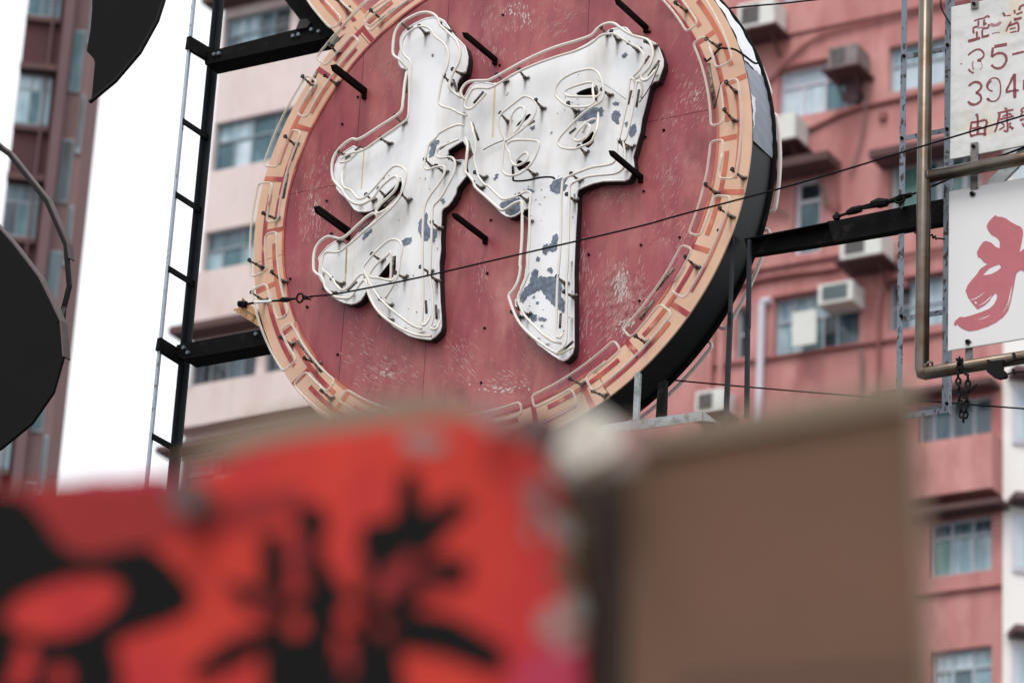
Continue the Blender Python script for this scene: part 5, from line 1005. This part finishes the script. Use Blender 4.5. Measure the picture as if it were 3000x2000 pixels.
mesh('barrel', tube(S3(C9([(1660, 350), (1740, 340), (1820, 335)]), -16.0), [.016, .03, .022], 8), M['cable'], parent=t2)
mesh('rod', tube(S3(C9([(1820, 330), (1920, 300), (2060, 255)]), -16.0), [.012, .016, .014], 8), M['cable'], parent=t2)
cR = S3(C9([(1945, 305)]), -15.99)[0]
mesh('ring', tube([(cR[0]+.026*math.cos(a), cR[1]+.02*math.sin(a), cR[2]) for a in [i*math.pi/7 for i in range(14)]], .008, 6, closed=True), M['cable'], parent=t2)
mesh('bolt', join(tube(S3(C9([(1318, 500), (1318, 435)]), -16.0), [.018, .009], 8), tube(S3(C9([(1285, 480), (1350, 468)]), -16.0), .012, 8)), M['cable'], parent=t2)

# lower frame below the sign
lf = root('lower_frame', S3([(1850, 1200)], -16.1)[0], 'grey metal rail and thin black uprights under the right rim of the round sign', 'frame')
C6 = lambda p: C(1700, 940, 6.15, p)
steel('rail', C6([(-100, 1440), (270, 1388), (1212, 1265), (1205, 1382), (400, 1500), (-100, 1560)]), -15.95, -15.956, 'galv', lf)
steel('rail_flange', C6([(1212, 1262), (1290, 1310), (1400, 1400), (1205, 1382)]), -15.957, -15.97, 'galv', lf)
steel('post', C6([(345, 760), (412, 770), (385, 1370), (318, 1380)]), -15.98, -16.0, 'galv', lf)
steel('post', C6([(640, 900), (742, 860), (728, 1325), (612, 1345)]), -15.99, -16.02, 'black', lf)
steel('thin_upright', C9([(268, 680), (292, 680), (265, 1568), (236, 1568)]), -16.03, -16.05, 'dark_angle', lf)
steel('thin_upright', C6([(1535, -10), (1588, -10), (1530, 1350), (1480, 1350)]), -16.03, -16.05, 'dark_angle', lf)
steel('thin_upright', C9([(432, 700), (462, 700), (452, 1568), (412, 1568)]), -16.02, -16.04, 'dark_angle', lf)
steel('thin_upright', C6([(1762, -10), (1808, -10), (1795, 1350), (1745, 1350)]), -16.02, -16.04, 'dark_angle', lf)

# ------------------------------------------------------------------ foreground cartons, far out of focus
def c1(p): return C(432, 1138, 2.7275, p)
Z1 = -3.1
def carton(name, poly, z, depth, m, label, parent_only=False):
    r_ = root(name, (*[float(q) for q in P([poly[-1]], z)[0]], z-depth/2), label, 'box')
    mesh('box_body', plate(P(poly, z), z-depth, z), M[m], parent=r_)
    return r_
rbx = carton('paper_box', c1([(-300, 520), (-100, 470), (0, 450), (500, 410), (850, 380), (905, 370), (1000, 400), (1250, 330), (1450, 230), (1800, 160), (2150, 110), (2500, 60), (2800, 90), (2950, 150), (3080, 330), (3150, 600), (3230, 1000), (3300, 2600), (-300, 2600)]), Z1, .03, 'orange', 'out of focus bright red paper box with black brush writing in front')
def ink(p, holes=(), m='ink', dz=.0015, nm='brush_stroke'): mesh(nm, plate(P(c1(p), Z1), Z1+dz, Z1+dz+.001, [P(c1(h), Z1) for h in holes]), M[m], parent=rbx)
ink([(-300, 522), (-100, 472), (0, 452), (500, 412), (850, 384), (900, 376), (1000, 430), (1150, 520), (1300, 500), (1700, 440), (1760, 560), (1500, 680), (1100, 740), (860, 770), (560, 840), (-300, 900)], m='crimson', dz=.0003, nm='crimson_shade_band')  # shade across the upper left of the face, painted as darker red
ink([(400, 430), (560, 392), (700, 412), (860, 376), (905, 372), (1000, 402), (980, 430), (600, 450)], m='magenta', dz=.0006, nm='magenta_edge')
ink([(3000, 1420), (3150, 1330), (3300, 1400), (3330, 2000), (2900, 2000), (2900, 1600)], m='magenta', dz=.0006, nm='magenta_patch')
ink([(-300, 480), (60, 500), (150, 520), (240, 620), (330, 760), (420, 830), (560, 850), (700, 800), (860, 790), (960, 870), (1060, 980), (1110, 1070), (1080, 1160), (960, 1220), (800, 1270), (690, 1310), (650, 1350), (690, 1440), (710, 2200), (-300, 2200)],
    [[(20, 1180), (100, 1080), (250, 1010), (420, 960), (600, 955), (690, 1000), (700, 1080), (620, 1180), (480, 1260), (330, 1310), (180, 1290), (60, 1250)], [(110, 1330), (200, 1330), (220, 1450), (150, 1600), (20, 1600), (90, 1450)], [(290, 1500), (350, 1440), (410, 1500), (400, 1590), (290, 1590)]])
def vw(p): return [(x*4.335, y*4.335-142) for x, y in p]
for q in ([(385, 165), (425, 160), (432, 190), (420, 215), (440, 255), (465, 285), (440, 330), (450, 450), (345, 450), (345, 330), (368, 290), (405, 275), (398, 220)],
          [(528, 115), (552, 120), (558, 170), (600, 146), (620, 162), (588, 195), (572, 215), (540, 245), (505, 280), (490, 318), (450, 335), (445, 305), (478, 262), (470, 235), (476, 185), (518, 178)],
          [(570, 228), (618, 232), (615, 262), (565, 278), (530, 304), (480, 335), (468, 312), (530, 255)],
          [(460, 335), (500, 322), (545, 298), (600, 308), (660, 345), (668, 372), (645, 382), (575, 356), (525, 350), (540, 450), (436, 450), (446, 360)],
          [(342, 200), (372, 198), (378, 250), (372, 300), (350, 310), (342, 262)], [(296, 258), (330, 266), (356, 290), (345, 310), (318, 294)], [(248, 378), (298, 338), (345, 320), (355, 345), (302, 378), (258, 392)]):
    ink(vw(q))
for q, mm in (([(1640, 1230), (1690, 1170), (1750, 1210), (1740, 1290), (1660, 1300)], 'orange'), ([(1940, 1170), (2000, 1100), (2060, 1150), (2040, 1240), (1960, 1250)], 'orange'),
              ([(2120, 1060), (2190, 960), (2330, 830), (2390, 860), (2330, 980), (2220, 1100), (2150, 1120)], 'crimson'), ([(2390, 1010), (2450, 970), (2530, 1010), (2500, 1090), (2420, 1080)], 'crimson'),
              ([(1440, 1120), (1500, 1090), (1560, 1130), (1530, 1190), (1460, 1180)], 'crimson'), ([(2140, 1250), (2200, 1210), (2240, 1260), (2190, 1320)], 'crimson'), ([(1640, 700), (1740, 720), (1740, 1010), (1650, 1000)], 'crimson'), ([(2020, 840), (2090, 860), (2120, 960), (2040, 960)], 'crimson'),
              ([(1960, 1340), (2010, 1300), (2020, 1500), (1970, 1560)], 'crimson')):
    ink(q, m=mm, dz=.003, nm='paper_gap')
for q, mm in (([(2990, 440), (3060, 380), (3110, 470), (3100, 600), (3020, 640)], 'scuff'), ([(3080, 560), (3180, 600), (3290, 700), (3260, 790), (3150, 740)], 'scuffgrey'), ([(3170, 800), (3260, 820), (3290, 960), (3200, 930)], 'olive'), ([(3010, 640), (3070, 700), (3060, 780), (2990, 720)], 'scuff'),
              ([(3200, 1080), (3300, 1040), (3340, 1200), (3260, 1260)], 'scuffgrey'), ([(3070, 1170), (3180, 1110), (3230, 1260), (3150, 1330), (3060, 1290)], 'scuff'), ([(3160, 1330), (3300, 1270), (3330, 1340), (3200, 1410)], 'scuff'), ([(3120, 860), (3240, 1000), (3300, 1040), (3260, 1090), (3150, 980)], 'olive')):
    ink(q, m=mm, dz=.0012, nm='scuffed_corner')
ink([(2270, 160), (2380, 130), (2520, 160), (2560, 230), (2420, 260), (2300, 230)], m='scuff', dz=.0012, nm='scuffed_corner')
def thing_poly(name, poly, z, depth, m, label, cat): return mesh(name, plate(P(c1(poly), z), z-depth, z), M[m], label=label, cat=cat)
thing_poly('cardboard_flap', [(940, 330), (1250, 150), (1600, 30), (2100, -60), (2500, -90), (2780, 0), (2850, 120), (2500, 90), (2100, 140), (1500, 240)], Z1-.04, .01, 'carton_edge', 'blurred tan cardboard flap along the top of the red paper box', 'cardboard flap')
thing_poly('dark_rag', [(2900, 60), (2980, 0), (3150, 30), (3200, 120), (3080, 210), (2980, 220), (2900, 140)], Z1+.05, .02, 'slab', 'dark brown scrap beside the white tape on the blurred boxes', 'scrap')
thing_poly('dark_scrap', [(3180, 440), (3260, 410), (3380, 450), (3400, 540), (3300, 600), (3190, 540)], Z1+.02, .01, 'umber', 'dark round patch below the white tape wad', 'scrap')
thing_poly('pink_scrap', [(2700, -20), (2820, -40), (2880, 60), (2800, 160), (2720, 90)], Z1+.03, .01, 'scuff', 'blurred pinkish paper scrap sticking up from the red box', 'scrap')
thing_poly('tape_scrap', [(950, 420), (1060, 380), (1140, 450), (1120, 580), (1020, 620), (940, 540)], Z1+.05, .03, 'slab', 'blurred olive brown knob of tape on the left box corner', 'scrap')
# crumpled tape
tp = root('packing_tape', S3(c1([(3300, 300)]), Z1+.08)[0], 'blurred wad of crumpled white packing tape between the red and brown boxes', 'tape')
mesh('tape_wad', plate(P(c1([(3150, 290), (3190, 180), (3230, 60), (3290, -10), (3380, 0), (3440, 70), (3530, 150), (3560, 200), (3480, 250), (3400, 300), (3290, 340), (3180, 350)]), Z1+.1), Z1+.06, Z1+.1), M['tape'], parent=tp)
for q in ([(3130, 330), (3180, 250), (3300, 380), (3200, 430)], [(3460, 300), (3560, 260), (3640, 330), (3540, 380)], [(3190, -20), (3260, -110), (3330, -60), (3260, 30)]): mesh('tape_strip', plate(P(c1(q), Z1+.13), Z1+.121, Z1+.13), M['scuffgrey'], parent=tp)
mesh('tape_strip', plate(P(c1([(3560, 60), (3660, 130), (3690, 220), (3600, 300), (3500, 270)]), Z1+.12), Z1+.11, Z1+.12), M['scuff'], parent=tp)
# brown carton
cb = root('flattened_carton', S3([(2020, 1900)], Z1)[0], 'plain brown flattened carton standing upright, far out of focus at the lower right', 'cardboard')
front = [(1742, 1230), (1900, 1205), (2335, 1128), (2368, 1740), (2420, 2500), (1740, 2500)]
mesh('front_panel', plate(P(front, Z1+.02), Z1+.005, Z1+.02), M['carton'], parent=cb)
mesh('top_flap', plate(P([(1752, 1205), (1900, 1160), (2337, 1072), (2336, 1128), (1900, 1206), (1744, 1231)], Z1+.03), Z1+.02, Z1+.03), M['carton_edge'], parent=cb)
mesh('edge_strip', plate(P([(2332, 1128), (2342, 1128), (2380, 1740), (2430, 2500), (2418, 2500), (2366, 1740)], Z1+.028), Z1+.02, Z1+.028), M['carton_edge'], parent=cb)
mesh('fold_line', plate(P([(1850, 1698), (2362, 1670), (2363, 1682), (1850, 1712)], Z1+.024), Z1+.0205, Z1+.023), M['slab'], parent=cb)
mesh('olive_board', plate(P([(1500, 1215), (1600, 1180), (1790, 1170), (1790, 2500), (1480, 2500)], Z1-.07), Z1-.09, Z1-.07), M['olive'], label='olive brown board showing behind the torn right edge of the red box', cat='board')
mesh('gap_shade_sheet', plate(P([(1665, 1270), (1760, 1235), (1757, 2500), (1690, 2500)], Z1-.02), Z1-.06, Z1-.02), M['umber'], label='dark brown sheet standing in for the shaded gap between the red box and the brown carton', cat='board')  # darkness of the gap between the boxes, put in as a dark sheet
# plinth crates carrying them
yl = min(float(P([(1500, 2500)], Z1)[0][1]), float(P([(2400, 2500)], Z1)[0][1]))-.0
xL = float(P([(200, 2000)], Z1)[0][0]); xR = float(P([(2450, 2000)], Z1)[0][0])
for i in range(4):
    y0_ = GY+.13+i*(yl-GY-.13)/4
    mesh('stacked_carton', bbox_(xL, xR, y0_+.002, y0_+(yl-GY-.13)/4-.002, Z1-.5, Z1-.0, .01), M['carton'], label='plain brown carton, number %s from the ground in the stack below the picture' % ('one', 'two', 'three', 'four')[i], cat='box', group='cartons stacked under the front boxes')
for o in bpy.data.objects:
    if '_l' in o.keys(): del o['_l']
